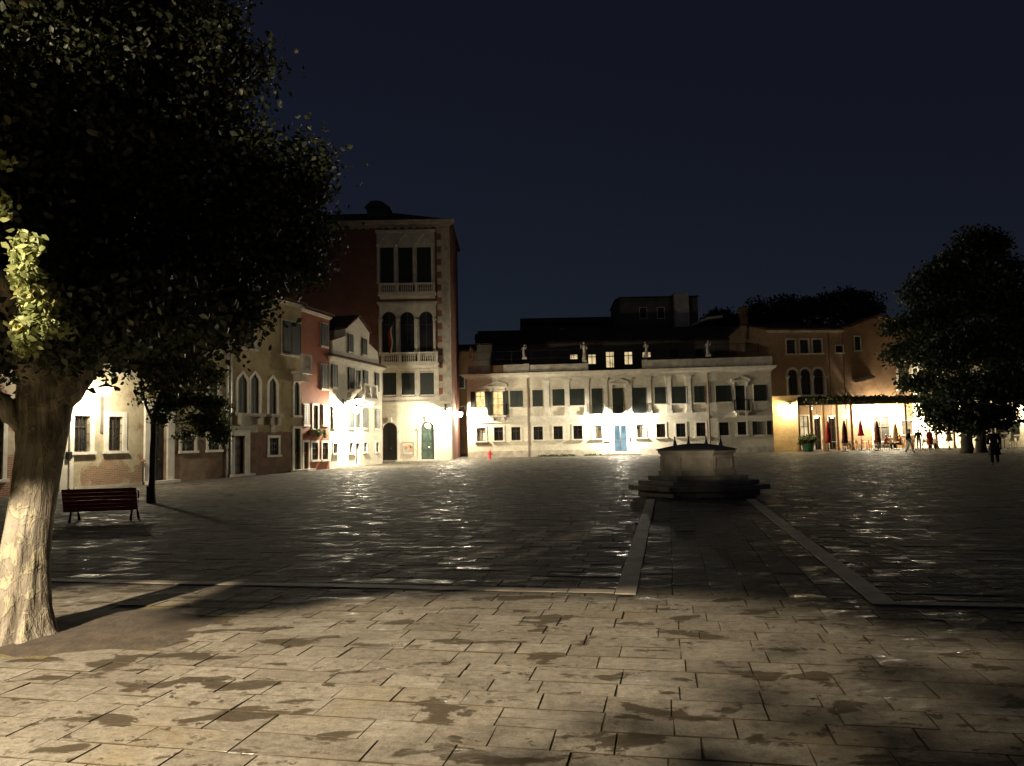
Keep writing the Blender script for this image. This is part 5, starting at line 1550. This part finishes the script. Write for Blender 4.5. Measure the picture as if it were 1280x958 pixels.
    if bag:
        m = MB().tube([V(-.12, -.14, b + .5), V(.05, -.17, b + .3), V(.22, -.05, b + .02)], .012 * k, 6)
        m.build('bag_strap', M['iron'], root)
        o = MB().box(.2 * k, .3 * k, -.17 * k, .13 * k, (b - .22) * k, (b + .06) * k).build('shoulder_bag', M['iron'], root)
    return root

# ------------------------------------------------------------------ cafe
fg = Fac(G(998, 564.4), G(1194, 560.6))
zt_, zb_ = fg.uz(1060, 495)[1], fg.uz(1060, 506)[1]
M['post'] = plain('post_wood', (.30, .19, .11), .7, .25, 4, .2)
pg = thing('pergola', 'long dark vine-covered pergola along the cafe front on slim posts', 'pergola', fg.A, fg.rz)
def depth_back(u):
    wpt = fg.world(u, 0, 0)
    return min(((f_.A - wpt).dot(f_.n)) / fg.n.dot(f_.n) for f_ in (fo, fb_))
ppx = (999, 1014.5, 1030, 1047, 1065, 1133, 1170, 1192)
for px in ppx:
    u = fg.uz(px, 540)[0]
    MB().box(u - .08, u + .08, -.08, .08, 0, zb_).box(u - .12, u + .12, -.12, .12, 0, .25).build('post', M['post'], pg)
m = MB().box(-.6, fg.W + .3, -.13, .13, zb_ + .001, zb_ + .22)
m.build('front_beam', M['frame_dark'], pg)
m = MB()
n = 44
for i in range(n):
    u = -.4 + (fg.W + .6) * i / n
    m.box(u, u + .09, -.5, 5.0, zb_ + .222, zb_ + .36)
m.build('rafters', M['frame_dark'], pg)
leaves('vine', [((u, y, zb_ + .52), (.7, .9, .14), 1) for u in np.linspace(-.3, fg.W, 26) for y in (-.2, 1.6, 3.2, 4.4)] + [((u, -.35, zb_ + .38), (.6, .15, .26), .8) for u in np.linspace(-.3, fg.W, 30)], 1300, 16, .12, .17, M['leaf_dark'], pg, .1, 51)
# globe lamps under the pergola
def hang_lamp(label, px, py, y, watts, r, group, col=(1., .78, .42)):
    if y is None: y = depth_back(fg.uz(px, py, 4.)[0]) - .45
    u, z = fg.uz(px, py, y)
    root = thing('hanging_lamp', label, 'lamp', fg.world(u, y, zb_ + .22), fg.rz, group)
    dz = z - zb_ - .22
    MB().tube([(0, 0, 0), (0, 0, dz + r)], .012, 6).build('cord', M['iron'], root)
    MB().lathe([(.02, dz + r + .1), (.05, dz + r + .08), (r * .6, dz + r * .75)], 12).build('cap', M['iron'], root)
    MB().ball((0, 0, dz), r, r, r, 12).build('globe', M['bulb_warm'], root, True)
    point(root, (0, 0, dz), watts, col, r * .8)
for px, py, lb in ((1021, 521, 'left of the three globe lamps in the dimmer half of the cafe pergola'), (1040, 521, 'middle one of the three globe lamps in the dimmer half of the cafe pergola'), (1058, 520.5, 'right of the three globe lamps in the dimmer half of the cafe pergola')):
    hang_lamp(lb, px, py, 3.2, 10, .14, 'globe lamps under the pergola')
hang_lamp('small globe lamp just under the front beam near the bracket lamp', 1013.5, 511, .6, 30, .12, 'globe lamps under the pergola')
for i, px in enumerate((1075, 1085, 1095, 1105, 1115, 1124)):
    hang_lamp('dazzling lamp in the row of six over the bright cafe door, ' + ('leftmost', 'second from left', 'third from left', 'third from right', 'second from right', 'rightmost')[i], px, 516 + (i % 2), None, 420, .15, 'dazzling lamps over the cafe door', (1., .86, .6))
for px, py, lb in ((1152, 520, 'globe lamp just left of the dark tree, high under the pergola'), (1168, 522, 'globe lamp seen through the lower branches of the dark tree')):
    hang_lamp(lb, px, py, 3.0, 70, .14, 'globe lamps under the pergola')
# folded parasols
def parasol(label, px, pt, pb, colr, D):
    a = P(px, 560, D)
    h = P(px, pt, D).z; zb0 = max(.7, P(px, pb, D).z)
    r_ = thing('parasol', label, 'parasol', (a.x, a.y, 0), 0, 'folded parasols at the cafe')
    MB().lathe([(.26, 0), (.26, .06), (.06, .1), (.04, .3)], 12).build('base', M['iron'], r_)
    MB().tube([(0, 0, .1), (0, 0, h)], .025, 8).build('pole', M['frame_dark'], r_)
    m = MB()
    prof = [(.04, h + .03), (.07, h - .06), (.13, h - .45), (.16, h - .9), (.19, zb0 + .25), (.24, zb0)]
    n_ = 24; vs = []
    for rr, z in prof:
        for j in range(n_):
            th = 2 * pi * j / n_
            q = rr * (1 + .22 * cos(8 * th) * min(1, (h - z) * 1.5))
            vs.append((q * cos(th), q * sin(th), z))
    fs = [(i * n_ + j, i * n_ + (j + 1) % n_, (i + 1) * n_ + (j + 1) % n_, (i + 1) * n_ + j) for i in range(len(prof) - 1) for j in range(n_)] + [tuple(range(n_ - 1, -1, -1)), tuple(range((len(prof) - 1) * n_, len(prof) * n_))]
    m.add(vs, fs).build('canopy', cloth('parasol_cloth', colr), r_, True)
parasol('folded crimson parasol in front of the middle globe lamp', 1036, 527, 557, (.28, .02, .03), 64.5)
parasol('folded dark maroon parasol, tallest, left of the bright cafe door', 1056.5, 526, 558, (.05, .015, .015), 63)
parasol('folded magenta parasol with a short canopy at the bright wall', 1077, 526, 545, (.34, .02, .09), 66)
parasol('folded rust brown parasol before the cafe door', 1097.5, 527, 557, (.16, .05, .025), 63.5)
parasol('folded beige parasol right of the cafe door', 1120.5, 530, 556, (.45, .33, .2), 66)
parasol('folded beige parasol seen between the dark tree and the red-clad person', 1187, 533, 556, (.42, .3, .18), 63)
# tables and chairs
tb = thing('cafe_table', 'x', 'table', (0, 0, 0))
MB().lathe([(.36, .72), (.38, .73), (.38, .75), (.36, .755)], 20).build('tabletop', plain('table_top', (.6, .56, .48), .4, .1, 4), tb)
MB().tube([(0, 0, .05), (0, 0, .72)], .03, 8).build('pedestal', M['iron'], tb)
m = MB()
for k in range(3): m.tube([(0, 0, .09), (.27 * cos(k * 2.094), .27 * sin(k * 2.094), .015)], .02, 6)
m.lathe([(.05, .04), (.05, .12)], 8).build('foot', M['iron'], tb)
chr_ = thing('cafe_chair', 'x', 'chair', (0, 0, 0))
cm = plain('chair_wicker', (.36, .27, .17), .6, .2, 6, .2)
MB().box(-.21, .21, -.21, .21, .43, .465).build('seat', cm, chr_)
MB().tube([(-.2, .2, .46), (-.21, .26, .88), (0, .29, .93), (.21, .26, .88), (.2, .2, .46)], .017, 8).box(-.17, .17, .225, .245, .55, .86).build('backrest', cm, chr_)
for x in (-.19, .19):
    for y in (-.19, .19): MB().tube([(x * 1.1, y * 1.1, 0), (x, y, .43)], .016, 6).build('leg', M['iron'], chr_)
spots = [(1024, 562.2, 'near the green bush'), (1042, 562.6, 'under the middle globe lamp'), (1066, 562.3, 'right of the maroon parasol'), (1084, 562.8, 'before the magenta parasol'), (1117, 561.6, 'where two people sit'), (1142, 562.4, 'by the walking person'), (1172, 561.4, 'behind the tree branches'), (1256, 561, 'before the corner house'), (1100, 563.4, 'before the rust brown parasol'), (1154, 563.6, 'next to the red coat')]
first_t, first_c = True, True
seat_pts = {}
for i, (px, py, wh) in enumerate(spots):
    g0 = G(px, py)
    lb = 'small round cafe table ' + wh
    if first_t: t_ = tb; t_.location = (g0.x, g0.y, 0); t_['label'] = lb; t_['group'] = 'cafe tables'; first_t = False
    else: t_ = dup(tb, None, (g0.x, g0.y, 0), 0, lb, 'cafe tables')
    for k, (dx, dy, rz_) in enumerate(((-.62, .1, R(78)), (.64, -.05, R(-82)), (.1, .66, R(-5)))):
        if k == 2 and i % 2: continue
        lc = (g0.x + dx, g0.y + dy, 0)
        # the chair's back is at local +y, so it must face the table
        rz2 = math.atan2(dy, dx) - pi / 2 + rnd.uniform(-.15, .15)
        lb2 = ('wicker chair on the left of the table ', 'wicker chair on the right of the table ', 'wicker chair behind the table ')[k] + wh
        if first_c: c_ = chr_; c_.location = lc; c_.rotation_euler = (0, 0, rz2); c_['label'] = lb2; c_['group'] = 'cafe chairs'; first_c = False
        else: c_ = dup(chr_, None, lc, rz2, lb2, 'cafe chairs')
        seat_pts[(i, k)] = (lc, rz2)
# planter with a green bush
g0 = G(1010.5, 565)
pl = thing('planter', 'green tub with a rounded bush at the left end of the cafe', 'planter', (g0.x, g0.y, 0))
MB().lathe([(.42, 0), (.5, .55), (.54, .57), (.54, .66), (.46, .66), (.44, .6)], 16).build('tub', plain('tub_paint', (.05, .16, .09), .6, .2, 4), pl)
leaves('bush', [((0, 0, 1.0), (.75, .65, .5), 1), ((-.4, 0, .95), (.5, .45, .4), .5), ((.35, .1, 1.1), (.5, .45, .45), .5)], 110, 18, .09, .13, M['leaf'], pl, .2, 61)
# people
coal, navy, grey_, red_, wine, tan, pale = cloth('charcoal_cloth', (.015, .015, .017)), cloth('navy_cloth', (.02, .025, .05)), cloth('grey_cloth', (.2, .2, .21)), cloth('red_cloth', (.45, .05, .03)), cloth('wine_cloth', (.18, .03, .03)), cloth('tan_cloth', (.4, .28, .17)), cloth('pale_cloth', (.5, .48, .44))
GP = 'people at the cafe'
lc, rz_ = seat_pts[(4, 0)]; person('person in a wine red jacket sitting on the left of a cafe table', lc, rz_, 'sit', wine, coal, 'dark', 1, GP)
lc, rz_ = seat_pts[(4, 1)]; person('person in a rust coloured top sitting on the right of a cafe table', lc, rz_, 'sit', cloth('rust_cloth', (.3, .1, .04)), navy, 'dark', 1, GP)
lc, rz_ = seat_pts[(4, 2)]; person('person in a tan top sitting behind the occupied cafe table', lc, rz_, 'sit', tan, coal, 'grey', 1, GP)
lc, rz_ = seat_pts[(2, 0)]; person('person in pale clothes sitting left of the bright cafe door', lc, rz_, 'sit', pale, grey_, 'dark', 1, GP)
lc, rz_ = seat_pts[(6, 0)]; person('person in a dark coat sitting behind the lower branches of the tree', lc, rz_, 'sit', navy, coal, 'dark', 1, GP)
q = G(1137, 566); person('person in a dark jacket and pale trousers walking past the cafe', (q.x, q.y, 0), R(60), 'walk', navy, pale, 'dark', 1.0, GP)
q = G(1149, 562); person('person in charcoal standing near the dark tree at the cafe', (q.x, q.y, 0), R(-30), 'stand', coal, grey_, 'dark', 1.0, GP)
q = G(1163, 562.5); person('person in a red coat standing left of the dark tree trunks', (q.x, q.y, 0), R(15), 'stand', red_, coal, 'fair', 1.0, GP, True)
q = G(1244, 581); person('person in a long black coat with a shoulder bag walking right of the dark tree', (q.x, q.y, 0), R(-35), 'walk', coal, coal, 'dark', .97, None, True, True)

# ------------------------------------------------------------------ render look
S.cycles.use_denoising = True
S.cycles.max_bounces = 6
S.cycles.sample_clamp_indirect = 4
S.cycles.caustics_reflective = S.cycles.caustics_refractive = False
S.view_settings.view_transform = 'Standard'; S.view_settings.look = 'None'
S.view_settings.exposure = 0; S.view_settings.gamma = 1; S.view_settings.use_curve_mapping = False
